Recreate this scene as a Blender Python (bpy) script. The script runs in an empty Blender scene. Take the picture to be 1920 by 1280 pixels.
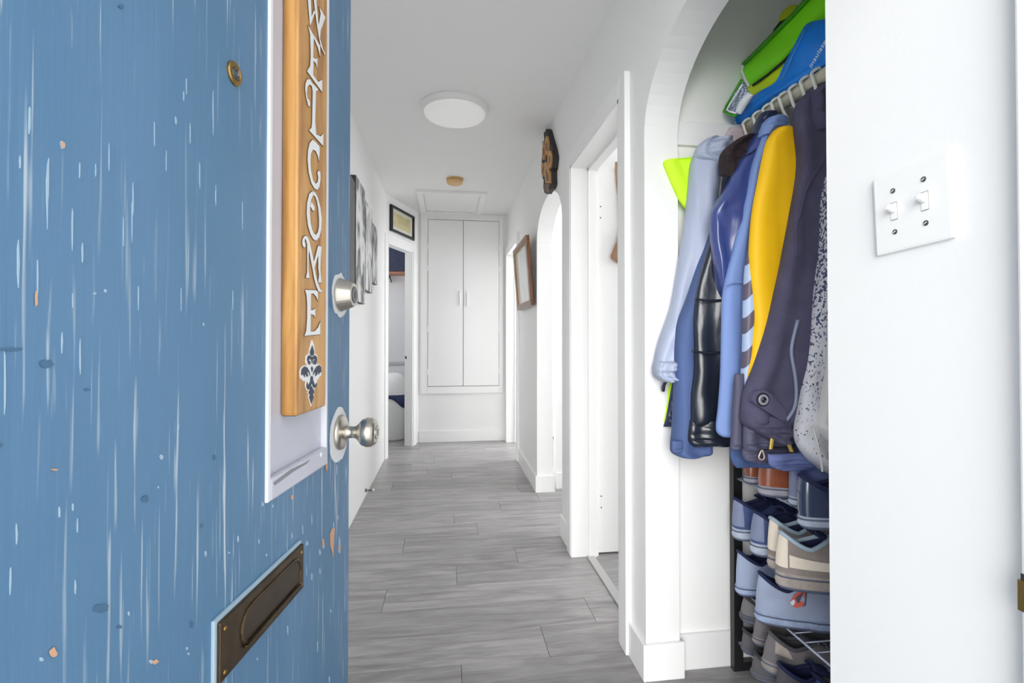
import bpy, bmesh, math, random
from mathutils import Vector, Matrix
from mathutils import noise as mnoise
from mathutils.geometry import tessellate_polygon
random.seed(7)
sc = bpy.context.scene
COL = sc.collection

# ------------------------------------------------------------------ camera
FPX = 920.0; HCAM = 1.115
YAW = math.radians(7.554); PIT = math.radians(0.7)
CXP = 960.0; CYP = 632 - FPX*math.tan(PIT)
cam_d = bpy.data.cameras.new('camera'); cam = bpy.data.objects.new('camera', cam_d); COL.objects.link(cam)
cam.location = (0, 0, HCAM)
cam.rotation_euler = (math.pi/2 + PIT, 0, -YAW)
cam_d.sensor_width = 36.0; cam_d.sensor_fit = 'HORIZONTAL'
cam_d.lens = 36.0*FPX/1920.0
cam_d.shift_x = 0.0; cam_d.shift_y = (CYP - 640.0)/1920.0
cam_d.clip_start = 0.01; cam_d.clip_end = 200
sc.camera = cam

# ------------------------------------------------------------------ world, light, exposure
w = bpy.data.worlds.new('overcast_sky'); sc.world = w; w.use_nodes = True
bg = w.node_tree.nodes['Background']
bg.inputs[0].default_value = (0.97, 0.985, 1.0, 1); bg.inputs[1].default_value = 1.12
vs = sc.view_settings
vs.view_transform = 'Standard'; vs.look = 'None'; vs.gamma = 1.0; vs.use_curve_mapping = False
vs.exposure = 0.75
sc.cycles.max_bounces = 14; sc.cycles.diffuse_bounces = 10; sc.cycles.glossy_bounces = 5
def area(name, loc, rot, sx, sy, e, col=(1, 1, 1)):
    l = bpy.data.lights.new(name, 'AREA'); l.shape = 'RECTANGLE'; l.size = sx; l.size_y = sy; l.energy = e; l.color = col
    o = bpy.data.objects.new(name, l); COL.objects.link(o); o.location = loc; o.rotation_euler = rot
    return o
sun_l = bpy.data.lights.new('hazy_sun', 'SUN'); sun_l.energy = 2.7; sun_l.angle = math.radians(45); sun_l.color = (1, .99, .97)
sun = bpy.data.objects.new('hazy_sun', sun_l); COL.objects.link(sun); sun.location = (0, -6, 4)
sun.rotation_euler = (math.radians(90-11), 0, math.radians(-22))
# fill lamps added in the side rooms to brighten hall and doorways; no windows
area('bedroom_fill_lamp', (3.1, 2.0, 1.5), (0, math.radians(90), 0), 1.3, 1.4, 22, (.97, .99, 1))
area('kitchen_fill_lamp', (3.1, 3.1, 1.5), (0, math.radians(90), 0), 1.3, .8, 17, (.97, .99, 1))
area('far_room_fill_lamp', (2.6, 4.9, 1.5), (0, math.radians(90), 0), 1.3, 1.2, 34, (.97, .99, 1))
area('bathroom_fill_lamp', (-1.75, 5.2, 1.7), (0, math.radians(-90), 0), .7, .6, 7, (.95, .98, 1))

# ------------------------------------------------------------------ geometry helpers
_F = Vector((math.sin(YAW)*math.cos(PIT), math.cos(YAW)*math.cos(PIT), math.sin(PIT)))
_R = Vector((math.cos(YAW), -math.sin(YAW), 0)); _U = _R.cross(_F)
_C = Vector((0, 0, HCAM))
def ray(u, v): return _F + _R*((u-CXP)/FPX) + _U*((CYP-v)/FPX)
def onx(u, v, x): r = ray(u, v); return _C + r*(x/r.x)
def ony(u, v, y): r = ray(u, v); return _C + r*(y/r.y)
def onz(u, v, z): r = ray(u, v); return _C + r*((z-HCAM)/r.z)
def onp(u, v, p, n): r = ray(u, v); return _C + r*((p-_C).dot(n)/r.dot(n))

def lin(c):
    c = c/255.0
    return c/12.92 if c <= 0.04045 else ((c+0.055)/1.055)**2.4
def rgb(r, g, b): return (lin(r), lin(g), lin(b), 1)

def mesh_obj(name, bm, mat, parent=None, smooth=False):
    bmesh.ops.recalc_face_normals(bm, faces=bm.faces[:])
    me = bpy.data.meshes.new(name); bm.to_mesh(me); bm.free()
    if smooth:
        for p in me.polygons: p.use_smooth = True
    o = bpy.data.objects.new(name, me); COL.objects.link(o)
    if mat: me.materials.append(mat)
    if parent: adopt(o, parent)
    return o
def adopt(o, parent):
    o.parent = parent
    m = parent['_mw'] if False else ROOTM.get(parent.name, Matrix.Identity(4))
    o.matrix_parent_inverse = m.inverted()
ROOTM = {}
def thing(name, label, cat, loc=(0, 0, 0), group=None):
    o = bpy.data.objects.new(name, None); COL.objects.link(o); o.location = loc; o.empty_display_size = .05
    o['label'] = label; o['category'] = cat
    if group: o['group'] = group
    ROOTM[o.name] = Matrix.Translation(Vector(loc))
    return o
def tag(o, label, cat, group=None):
    o['label'] = label; o['category'] = cat
    if group: o['group'] = group
    return o
def struct(o, label=None):
    o['kind'] = 'structure'
    if label: o['label'] = label
    return o

def bx(bm, x0, x1, y0, y1, z0, z1, bev=0):
    r = bmesh.ops.create_cube(bm, size=1)
    vs_ = r['verts']
    for v in vs_:
        v.co = Vector((x0+(v.co.x+.5)*(x1-x0), y0+(v.co.y+.5)*(y1-y0), z0+(v.co.z+.5)*(z1-z0)))
    if bev:
        es = list({e for v in vs_ for e in v.link_edges})
        bmesh.ops.bevel(bm, geom=es, offset=bev, segments=2, affect='EDGES', profile=.6)
def box(name, mat, x0, x1, y0, y1, z0, z1, parent=None, bev=0, smooth=False):
    bm = bmesh.new(); bx(bm, x0, x1, y0, y1, z0, z1, bev)
    return mesh_obj(name, bm, mat, parent, smooth)
def frame_box(bm, O, ex, ey, ez, a0, a1, b0, b1, c0, c1, bev=0):
    """box in a local frame O + a*ex + b*ey + c*ez"""
    r = bmesh.ops.create_cube(bm, size=1); vs_ = r['verts']
    for v in vs_:
        a = a0+(v.co.x+.5)*(a1-a0); b = b0+(v.co.y+.5)*(b1-b0); c = c0+(v.co.z+.5)*(c1-c0)
        v.co = O + ex*a + ey*b + ez*c
    if bev:
        es = list({e for v in vs_ for e in v.link_edges})
        bmesh.ops.bevel(bm, geom=es, offset=bev, segments=2, affect='EDGES', profile=.6)
def tube(bm, pts, r, seg=8, closed=False, cap=True):
    pts = [Vector(p) for p in pts]; n = len(pts); rings = []
    up = None
    for i, p in enumerate(pts):
        if closed: t = pts[(i+1) % n]-pts[i-1]
        else: t = pts[min(i+1, n-1)]-pts[max(i-1, 0)]
        t.normalize()
        if up is None:
            up = t.orthogonal().normalized()
        up = (up - t*up.dot(t))
        if up.length < 1e-6: up = t.orthogonal()
        up.normalize(); s = t.cross(up)
        rr = r[i] if isinstance(r, (list, tuple)) else r
        rings.append([bm.verts.new(p+(up*math.cos(2*math.pi*k/seg)+s*math.sin(2*math.pi*k/seg))*rr) for k in range(seg)])
    m = n if closed else n-1
    for i in range(m):
        a = rings[i]; b = rings[(i+1) % n]
        for k in range(seg): bm.faces.new((a[k], a[(k+1) % seg], b[(k+1) % seg], b[k]))
    if not closed and cap:
        bm.faces.new(rings[0][::-1]); bm.faces.new(rings[-1])
def lathe(bm, O, ax, prof, seg=32, sx=1.0):
    """prof: list of (radius, distance along ax)"""
    ax = Vector(ax).normalized(); e1 = Vector((0, 0, 1)) if abs(ax.z) < .9 else Vector((1, 0, 0))
    e1 = (e1-ax*e1.dot(ax)).normalized(); e2 = ax.cross(e1)
    rings = []
    for r, h in prof:
        if r < 1e-6: rings.append([bm.verts.new(O+ax*h)])
        else: rings.append([bm.verts.new(O+ax*h+(e1*math.cos(2*math.pi*k/seg)+e2*sx*math.sin(2*math.pi*k/seg))*r) for k in range(seg)])
    for a, b in zip(rings, rings[1:]):
        for k in range(seg):
            k2 = (k+1) % seg
            if len(a) == 1 and len(b) == 1: continue
            if len(a) == 1: bm.faces.new((a[0], b[k], b[k2]))
            elif len(b) == 1: bm.faces.new((a[k], a[k2], b[0]))
            else: bm.faces.new((a[k], a[k2], b[k2], b[k]))
    if len(rings[0]) > 1: bm.faces.new(rings[0][::-1])
    if len(rings[-1]) > 1: bm.faces.new(rings[-1])
def prism(bm, pts, off):
    """closed outline (3D points) pushed along off, both ends filled"""
    pts = [Vector(p) for p in pts]; off = Vector(off)
    tris = tessellate_polygon([pts])
    a = [bm.verts.new(p) for p in pts]; b = [bm.verts.new(p+off) for p in pts]
    for t in tris:
        try:
            bm.faces.new([a[i] for i in t]); bm.faces.new([b[i] for i in reversed(t)])
        except ValueError: pass
    n = len(pts)
    for i in range(n): bm.faces.new((a[i], a[(i+1) % n], b[(i+1) % n], b[i]))

def catmull(vals, m):
    """resample list of tuples (sorted rows) to m rows, smooth"""
    n = len(vals); out = []
    for j in range(m):
        t = j*(n-1)/(m-1); i = min(int(t), n-2); u = t-i
        p0 = vals[max(i-1, 0)]; p1 = vals[i]; p2 = vals[i+1]; p3 = vals[min(i+2, n-1)]
        out.append(tuple(.5*(2*b+(c-a)*u+(2*a-5*b+4*c-d)*u*u+(3*b-a-3*c+d)*u**3) for a, b, c, d in zip(p0, p1, p2, p3)))
    return out

# ------------------------------------------------------------------ material helpers
MATS = {}
def nodes(m): return m.node_tree.nodes, m.node_tree.links
def pmat(name, col, rough=.5, metal=0.0, bump=0, bscale=80, spec=.5, coat=0, vary=0, vscale=6, stretch=(1, 1, 1), sheen=0):
    m = bpy.data.materials.new(name); m.use_nodes = True; n, l = nodes(m)
    b = n['Principled BSDF']
    b.inputs['Base Color'].default_value = col; b.inputs['Roughness'].default_value = rough
    b.inputs['Metallic'].default_value = metal; b.inputs['Specular IOR Level'].default_value = spec
    b.inputs['Coat Weight'].default_value = coat
    if sheen: b.inputs['Sheen Weight'].default_value = sheen
    if bump or vary:
        tc = n.new('ShaderNodeTexCoord'); mp = n.new('ShaderNodeMapping'); l.new(tc.outputs['Object'], mp.inputs[0])
        mp.inputs['Scale'].default_value = stretch
    if bump:
        t = n.new('ShaderNodeTexNoise'); t.inputs['Scale'].default_value = bscale; t.inputs['Detail'].default_value = 4
        l.new(mp.outputs[0], t.inputs['Vector'])
        bn = n.new('ShaderNodeBump'); bn.inputs['Strength'].default_value = bump; bn.inputs['Distance'].default_value = .01
        l.new(t.outputs['Fac'], bn.inputs['Height']); l.new(bn.outputs[0], b.inputs['Normal'])
    if vary:
        t = n.new('ShaderNodeTexNoise'); t.inputs['Scale'].default_value = vscale; t.inputs['Detail'].default_value = 5
        l.new(mp.outputs[0], t.inputs['Vector'])
        r = n.new('ShaderNodeValToRGB'); r.color_ramp.elements[0].position = .3; r.color_ramp.elements[1].position = .7
        r.color_ramp.elements[0].color = tuple(c*(1-vary) for c in col[:3])+(1,)
        r.color_ramp.elements[1].color = tuple(min(1, c*(1+vary)) for c in col[:3])+(1,)
        l.new(t.outputs['Fac'], r.inputs[0]); l.new(r.outputs[0], b.inputs['Base Color'])
    MATS[name] = m
    return m

WHITE = pmat('white_wall_paint', (.86, .86, .855, 1), .55, bump=.03, bscale=120)
TRIM = pmat('white_trim_gloss', (.88, .88, .875, 1), .32, bump=.02, bscale=40)
CEIL = pmat('ceiling_paint', (.88, .88, .875, 1), .7, bump=.04, bscale=30)
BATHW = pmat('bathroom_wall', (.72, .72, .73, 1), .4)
PLAST = pmat('white_plastic', (.85, .85, .84, 1), .3)
NICKEL = pmat('brushed_nickel', rgb(205, 200, 190), .28, 1.0)
BRASS = pmat('aged_brass', rgb(170, 140, 85), .35, 1.0)
BRONZE = pmat('dark_bronze', rgb(92, 78, 60), .42, .85, vary=.25, vscale=30)
BLACK = pmat('black_paint', rgb(32, 32, 34), .35)
DARK = pmat('dark_gap', (.02, .02, .022, 1), .8)
STEEL = pmat('grey_steel', rgb(120, 120, 122), .35, .9)
WIRE = pmat('white_coated_wire', rgb(205, 212, 228), .35, .2)

def wood_floor():
    m = bpy.data.materials.new('grey_laminate'); m.use_nodes = True; n, l = nodes(m); b = n['Principled BSDF']
    tc = n.new('ShaderNodeTexCoord'); oi = n.new('ShaderNodeObjectInfo')
    add = n.new('ShaderNodeVectorMath'); add.operation = 'MULTIPLY_ADD'
    cmb = n.new('ShaderNodeCombineXYZ'); mul = n.new('ShaderNodeMath'); mul.operation = 'MULTIPLY'; mul.inputs[1].default_value = 37.0
    l.new(oi.outputs['Random'], mul.inputs[0]); l.new(mul.outputs[0], cmb.inputs[0]); l.new(mul.outputs[0], cmb.inputs[1])
    add.inputs[1].default_value = (1, 1, 1); l.new(tc.outputs['Object'], add.inputs[0]); l.new(cmb.outputs[0], add.inputs[2])
    mp = n.new('ShaderNodeMapping'); mp.inputs['Scale'].default_value = (1.1, 9, 1); l.new(add.outputs[0], mp.inputs[0])
    t = n.new('ShaderNodeTexNoise'); t.inputs['Scale'].default_value = 2.2; t.inputs['Detail'].default_value = 7; t.inputs['Distortion'].default_value = 1.2
    l.new(mp.outputs[0], t.inputs['Vector'])
    r = n.new('ShaderNodeValToRGB'); e = r.color_ramp.elements
    e[0].position = .28; e[0].color = rgb(132, 129, 129); e[1].position = .72; e[1].color = rgb(178, 175, 175)
    e2 = r.color_ramp.elements.new(.5); e2.color = rgb(156, 153, 153)
    l.new(t.outputs['Fac'], r.inputs[0])
    mp2 = n.new('ShaderNodeMapping'); mp2.inputs['Scale'].default_value = (5, 60, 1); l.new(add.outputs[0], mp2.inputs[0])
    t2 = n.new('ShaderNodeTexNoise'); t2.inputs['Scale'].default_value = 3; t2.inputs['Detail'].default_value = 6; l.new(mp2.outputs[0], t2.inputs['Vector'])
    mx = n.new('ShaderNodeMix'); mx.data_type = 'RGBA'; mx.blend_type = 'OVERLAY'; mx.inputs[0].default_value = .3
    l.new(r.outputs[0], mx.inputs[6]); l.new(t2.outputs['Fac'], mx.inputs[7])
    hsv = n.new('ShaderNodeHueSaturation'); mr = n.new('ShaderNodeMapRange')
    mr.inputs[3].default_value = .9; mr.inputs[4].default_value = 1.08; l.new(oi.outputs['Random'], mr.inputs[0]); l.new(mr.outputs[0], hsv.inputs['Value'])
    l.new(mx.outputs[2], hsv.inputs['Color']); l.new(hsv.outputs[0], b.inputs['Base Color'])
    b.inputs['Roughness'].default_value = .36
    bn = n.new('ShaderNodeBump'); bn.inputs['Strength'].default_value = .05; l.new(t2.outputs['Fac'], bn.inputs['Height']); l.new(bn.outputs[0], b.inputs['Normal'])
    return m
FLOORM = wood_floor()

def door_paint():
    """blue paint with vertical, worn-through streaks"""
    m = bpy.data.materials.new('weathered_blue_paint'); m.use_nodes = True; n, l = nodes(m); b = n['Principled BSDF']
    tc = n.new('ShaderNodeTexCoord')
    def streak(sx, sz, scale, lo, hi, det=3):
        mp = n.new('ShaderNodeMapping'); mp.inputs['Scale'].default_value = (sx, sx, sz); l.new(tc.outputs['Object'], mp.inputs[0])
        t = n.new('ShaderNodeTexNoise'); t.inputs['Scale'].default_value = scale; t.inputs['Detail'].default_value = det
        l.new(mp.outputs[0], t.inputs['Vector'])
        r = n.new('ShaderNodeMapRange'); r.inputs[1].default_value = lo; r.inputs[2].default_value = hi; r.clamp = True
        l.new(t.outputs['Fac'], r.inputs[0]); return r.outputs[0]
    base = n.new('ShaderNodeValToRGB'); base.color_ramp.elements[0].color = rgb(80, 124, 160); base.color_ramp.elements[1].color = rgb(98, 138, 174)
    l.new(streak(3, 1.2, 1.6, .3, .7), base.inputs[0])
    s1 = streak(190, 5.5, 1.0, .615, .72, 2); s2 = streak(110, 6, 1.0, .68, .77, 3)
    zone = streak(2.4, 1.8, 1.5, .36, .60, 2)
    mxx = n.new('ShaderNodeMath'); mxx.operation = 'MAXIMUM'; l.new(s1, mxx.inputs[0]); l.new(s2, mxx.inputs[1])
    ml = n.new('ShaderNodeMath'); ml.operation = 'MULTIPLY'; l.new(mxx.outputs[0], ml.inputs[0]); l.new(zone, ml.inputs[1])
    m1 = n.new('ShaderNodeMix'); m1.data_type = 'RGBA'; l.new(ml.outputs[0], m1.inputs[0]); l.new(base.outputs[0], m1.inputs[6]); m1.inputs[7].default_value = rgb(205, 218, 226)
    g = streak(9, 6, 1.0, .74, .80, 2)
    mg = n.new('ShaderNodeMath'); mg.operation = 'MULTIPLY'; mg.inputs[1].default_value = .6; l.new(g, mg.inputs[0])
    m2 = n.new('ShaderNodeMix'); m2.data_type = 'RGBA'; l.new(mg.outputs[0], m2.inputs[0]); l.new(m1.outputs[2], m2.inputs[6]); m2.inputs[7].default_value = rgb(58, 84, 112)
    l.new(m2.outputs[2], b.inputs['Base Color']); b.inputs['Roughness'].default_value = .42
    bn = n.new('ShaderNodeBump'); bn.inputs['Strength'].default_value = .12; bn.inputs['Distance'].default_value = .003
    l.new(streak(120, 4, 1.0, .3, .8, 4), bn.inputs['Height']); l.new(bn.outputs[0], b.inputs['Normal'])
    return m
BLUE = door_paint()

def grain_mat(name, c0, c1, sx, sy, sz, scale=3, rough=.45, dist=.6, bump=.05):
    m = bpy.data.materials.new(name); m.use_nodes = True; n, l = nodes(m); b = n['Principled BSDF']
    tc = n.new('ShaderNodeTexCoord'); mp = n.new('ShaderNodeMapping'); mp.inputs['Scale'].default_value = (sx, sy, sz); l.new(tc.outputs['Object'], mp.inputs[0])
    t = n.new('ShaderNodeTexNoise'); t.inputs['Scale'].default_value = scale; t.inputs['Detail'].default_value = 6; t.inputs['Distortion'].default_value = dist
    l.new(mp.outputs[0], t.inputs['Vector']); r = n.new('ShaderNodeValToRGB')
    r.color_ramp.elements[0].position = .3; r.color_ramp.elements[0].color = c0; r.color_ramp.elements[1].position = .62; r.color_ramp.elements[1].color = c1
    l.new(t.outputs['Fac'], r.inputs[0]); l.new(r.outputs[0], b.inputs['Base Color']); b.inputs['Roughness'].default_value = rough
    bn = n.new('ShaderNodeBump'); bn.inputs['Strength'].default_value = bump; bn.inputs['Distance'].default_value = .004
    l.new(t.outputs['Fac'], bn.inputs['Height']); l.new(bn.outputs[0], b.inputs['Normal'])
    return m

# ------------------------------------------------------------------ the shell
XR = .645; XR2 = .761; XL = -.565; ZC = 2.44; YE = 5.30
floor = struct(box('floor', pmat('subfloor_dark', rgb(52, 50, 50), .7), -2.0, 3.3, -.06, 6.6, -.12, -.004))
# planks run across the hall; the end joints follow the photograph
JOINTS = [(1013, 1174, 1031, 1231), (1095, 1121, 1119, 1167), (855, 1055, 857, 1089), (962, 1020, 971, 1049), (727, 1096, 718, 1137),
          (865, 1243, 867, 1300), (851, 954, 851, 974), (934, 935, 938, 951), (1004, 924, 1010, 934), (847, 890, 847, 905), (872, 853, 872, 862), (814, 856, 814, 869)]
PW = .1812
jl = []
for x0, y0, x1, y1 in JOINTS:
    a = onz(x0, y0, 0); b = onz(x1, y1, 0); jl.append(((a.y+b.y)/2, (a.x+b.x)/2))
off = jl[0][0] - PW/2
rows_j = {}
for yy, xx in jl: rows_j[int(math.floor((yy-off)/PW))] = xx
k0 = int(math.floor((-.05-off)/PW)); k1 = int(math.ceil((5.3-off)/PW))
for k in range(k0, k1):
    y0 = max(-.06, off+k*PW); y1 = min(off+(k+1)*PW, 5.29)
    if y1-y0 < .02: continue
    xj = rows_j.get(k, random.uniform(-.45, .55))
    xs = [xj-2.4, xj-1.2, xj, xj+1.2, xj+2.4]
    for a, b in zip(xs, xs[1:]):
        a = max(a, -.60); b = min(b, 1.36)
        if b-a < .02: continue
        box('plank', FLOORM, a+.0009, b-.0009, y0+.0005, y1-.0005, -.006, 0, floor)
# floors of the rooms beyond
struct(box('floor_bedroom', FLOORM, 1.365, 3.2, -.06, 2.62, -.012, -.001), 'grey wood floor of the room behind the open white door')
struct(box('floor_kitchen', FLOORM, 1.365, 3.2, 2.62, 5.29, -.012, -.001), 'grey wood floor beyond the far arch')
struct(box('floor_bathroom', FLOORM, -1.9, -.602, 3.9, 6.5, -.012, -.001), 'grey floor of the bathroom behind the angled doorway')
struct(box('floor_bathroom_end', FLOORM, -.602, .6, 5.292, 6.5, -.012, -.001), 'grey floor behind the bathroom bin')
struct(box('ceiling', CEIL, -2.0, 3.3, -.10, 6.6, ZC, ZC+.1))

def arch_curve(y0, y1, spring, rise, n=28):
    ym = (y0+y1)/2; a = (y1-y0)/2; out = []
    for i in range(n+1):
        t = math.pi*i/n
        out.append((ym-a*math.cos(t), spring+rise*math.sin(t)**.92))
    return out
bm = bmesh.new()
def wseg(y0, y1, z0=0, z1=ZC): bx(bm, XR, XR2, y0, y1, z0, z1)
def wseg_arch(y0, y1, spring, rise):
    c = arch_curve(y0, y1, spring, rise)
    for (ya, za), (yb, zb) in zip(c, c[1:]):
        v = [bm.verts.new(p) for p in [(XR, ya, za), (XR, yb, zb), (XR, yb, ZC), (XR, ya, ZC), (XR2, ya, za), (XR2, yb, zb), (XR2, yb, ZC), (XR2, ya, ZC)]]
        bm.faces.new((v[0], v[1], v[2], v[3])); bm.faces.new((v[7], v[6], v[5], v[4])); bm.faces.new((v[4], v[5], v[1], v[0]))
NY0, NY1 = .76, 1.541; A0, A1 = 2.712, 3.49
wseg(.06, NY0); wseg_arch(NY0, NY1, 1.775, .265); wseg(NY1, 1.70)
wseg(1.70, 2.455, 1.995, ZC); wseg(2.455, A0); wseg_arch(A0, A1, 1.79, .24); wseg(A1, 4.43)
wseg(4.43, 5.20, 2.0, ZC); wseg(5.20, YE+.1)
bmesh.ops.remove_doubles(bm, verts=bm.verts[:], dist=1e-5)
struct(mesh_obj('wall_right', bm, WHITE))
# niche closet shell
NYW = 1.578; NXB = 1.30
bm = bmesh.new()
bx(bm, XR2, NXB+.05, NYW, NYW+.05, 0, ZC); bx(bm, NXB, NXB+.05, .68, NYW, 0, ZC); bx(bm, XR2, NXB+.05, .63, .68, 0, ZC)
struct(mesh_obj('wall_niche', bm, pmat('niche_white_paint', (.92, .915, .90, 1), .5)))
# left wall and angled bathroom wall
struct(box('wall_left', WHITE, XL-.12, XL, .06, 4.63, 0, ZC))
AW0 = Vector((XL, 4.63, 0)); AW1 = Vector((-.30, YE, 0)); AD = (AW1-AW0); AL = AD.length; AD.normalize(); AN = Vector((AD.y, -AD.x, 0)); ZU = Vector((0, 0, 1))
bm = bmesh.new()
frame_box(bm, AW0, AD, AN, ZU, 0, .03, -.065, 0, 0, ZC); frame_box(bm, AW0, AD, AN, ZU, .03, .56, -.065, 0, 2.0, ZC); frame_box(bm, AW0, AD, AN, ZU, .56, AL, -.065, 0, 0, ZC)
struct(mesh_obj('wall_angled', bm, WHITE))
# end wall (solid behind the linen closet)
bm = bmesh.new(); bx(bm, -.30, .80, YE, YE+.1, 0, ZC)
struct(mesh_obj('wall_end', bm, WHITE))
# entrance wall with the open doorway behind/around the camera
bm = bmesh.new()
bx(bm, -2.0, -.40, -.10, .06, 0, ZC); bx(bm, .66, 3.3, -.10, .06, 0, ZC); bx(bm, -.40, .66, -.10, .06, 2.12, ZC)
struct(mesh_obj('wall_front', bm, WHITE))
# outer walls of the side rooms
bm = bmesh.new()
bx(bm, 3.2, 3.3, .06, 6.6, 0, ZC); bx(bm, XR2, 3.2, 2.60, 2.66, 0, ZC); bx(bm, .80, 3.2, 3.56, 3.64, 0, ZC)
bx(bm, XR2, 3.2, YE+.1, YE+.2, 0, ZC)
struct(mesh_obj('wall_side_rooms', bm, WHITE))
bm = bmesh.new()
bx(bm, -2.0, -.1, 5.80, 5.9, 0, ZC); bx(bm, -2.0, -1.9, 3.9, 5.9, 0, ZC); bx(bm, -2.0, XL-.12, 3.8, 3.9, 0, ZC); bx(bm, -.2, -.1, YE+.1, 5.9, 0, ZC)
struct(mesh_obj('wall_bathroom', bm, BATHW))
# unseen porch slab, made near-white to bounce light into hall and niche
struct(box('porch_slab', pmat('concrete', rgb(232, 231, 228), .8, vary=.1), -6, 6, -8, -.06, -.14, -.03), 'unseen concrete porch outside the front door, whitened to bounce light indoors')

# baseboards
def baseb(name, boxes):
    bm = bmesh.new()
    for b in boxes: bx(bm, *b, bev=.003)
    return struct(mesh_obj(name, bm, TRIM))
BH = .118; BT = .013
baseb('baseboard_right', [(XR-BT, XR, NY1-BT, 1.666, 0, BH), (XR, XR2+.012, NY1-BT, NY1, 0, BH),
                          (XR-BT, XR, 2.525, A0+.0, 0, BH), (XR-BT, XR, A1-BT, 4.36, 0, BH), (XR, XR2+.012, A1-BT, A1, 0, BH),
                          (XR-BT, XR, .47, NY0, 0, BH)])
baseb('baseboard_niche', [(XR2+.012, NXB, NYW-BT, NYW, 0, BH), (NXB-BT, NXB, .68, NYW-BT, 0, BH)])
baseb('baseboard_kitchen', [(.80, 2.6, 3.56-BT, 3.56, 0, BH)])
baseb('baseboard_end', [(-.295, .645, YE-BT, YE, 0, .12)])

# door casings
def casing(name, y0, y1, zh, cw=.068, far=True):
    bm = bmesh.new(); x0 = XR-.022
    bx(bm, x0, XR, y0-cw, y0, 0, zh+cw, .004)
    if far: bx(bm, x0, XR, y1, y1+cw, 0, zh+cw, .004)
    bx(bm, x0, XR, y0, y1, zh, zh+cw, .004)
    # jamb lining and stop
    bx(bm, x0+.003, XR2+.008, y0-.004, y0+.014, 0, zh); bx(bm, x0+.003, XR2+.008, y1-.014, y1+.004, 0, zh); bx(bm, x0+.003, XR2+.008, y0, y1, zh-.014, zh+.004)
    bx(bm, XR+.07, XR2-.004, y1-.026, y1-.012, 0, zh-.014); bx(bm, XR+.07, XR2-.004, y0+.012, y0+.026, 0, zh-.014)
    bx(bm, XR+.07, XR2-.004, y0+.012, y1-.012, zh-.028, zh-.012)
    return struct(mesh_obj(name, bm, TRIM))
casing('trim_1', 1.732, 2.452, 1.995)
casing('trim_2', 4.43, 5.20, 2.0)
# angled bathroom doorway casing
bm = bmesh.new()
for a0, a1, z0, z1 in ((-.03, .03, 0, 2.07), (.56, .635, 0, 2.07), (.03, .56, 2.0, 2.07)):
    frame_box(bm, AW0, AD, AN, ZU, a0, a1, -.0, .018, z0, z1, .003)
frame_box(bm, AW0, AD, AN, ZU, .545, .562, -.072, .014, 0, 2.0); frame_box(bm, AW0, AD, AN, ZU, .028, .042, -.072, .014, 0, 2.0); frame_box(bm, AW0, AD, AN, ZU, .03, .56, -.072, .014, 1.985, 2.002)
t3 = struct(mesh_obj('trim_3', bm, TRIM))
# latch hole in the angled jamb
q = onp(761, 670, AW0+AD*.545, AD)
bm = bmesh.new(); frame_box(bm, q, AN, AD, ZU, -.008, .008, -.002, .0015, -.014, .014)
mesh_obj('latch_hole', bm, DARK, t3)
# niche cleat, front-door jamb at the right edge
struct(box('trim_4', TRIM, XR2, NXB, NYW-.018, NYW, 1.765, 1.845, bev=.002), 'white cleat board under the niche shelf')
jb = struct(box('trim_5', TRIM, .628, .72, -.10, .466, 0, 2.16, bev=.003), 'white front door jamb at the right edge')
bm = bmesh.new()
frame_box(bm, Vector((.628, .43, .832)), Vector((1, 0, 0)), Vector((0, 1, 0)), ZU, -.0025, .001, -.02, .0365, -.018, .016, .001)
frame_box(bm, Vector((.628, .43, .832)), Vector((1, 0, 0)), Vector((0, 1, 0)), ZU, -.0025, .006, .0345, .038, -.018, .016, .001)
mesh_obj('strike_plate', bm, BRASS, jb)['label'] = 'brass strike plate wrapped on the jamb edge'
bm = bmesh.new(); frame_box(bm, Vector((.628, .43, .832)), Vector((1, 0, 0)), Vector((0, 1, 0)), ZU, -.001, .002, -.016, .0355, .016, .023)
mesh_obj('strike_gap', bm, DARK, jb)
# threshold strip of the bedroom door
tag(box('threshold_strip', pmat('threshold_grey', rgb(190, 188, 188), .35, .3), .705, .745, 1.748, 2.436, 0, .007, bev=.003), 'narrow grey metal threshold strip across the bedroom doorway floor', 'threshold')

# ------------------------------------------------------------------ open bedroom door
d1 = bpy.data.objects.new('door_1', None); COL.objects.link(d1); d1.location = (.766, 2.45, 0); ROOTM['door_1'] = Matrix.Translation((.766, 2.45, 0))
d1['kind'] = 'structure'; d1['label'] = 'plain white bedroom door standing open, brown straps hung over its top'
box('door_panel', TRIM, .772, 1.46, 2.447, 2.482, .012, 2.0, d1, bev=.0015)
for zz in (1.76, .27):
    bm = bmesh.new(); tube(bm, [(.768, 2.442, zz-.045), (.768, 2.442, zz+.045)], .0065, 10)
    bx(bm, .768, .795, 2.4455, 2.4475, zz-.044, zz+.044)
    h = mesh_obj('hinge', bm, TRIM, d1)
    for dz in (-.028, .03):
        bm = bmesh.new(); lathe(bm, Vector((.786, 2.4458, zz+dz)), (0, -1, 0), [(.004, 0), (.004, .001), (0, .0015)], 10); mesh_obj('screw', bm, STEEL, h)
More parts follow.
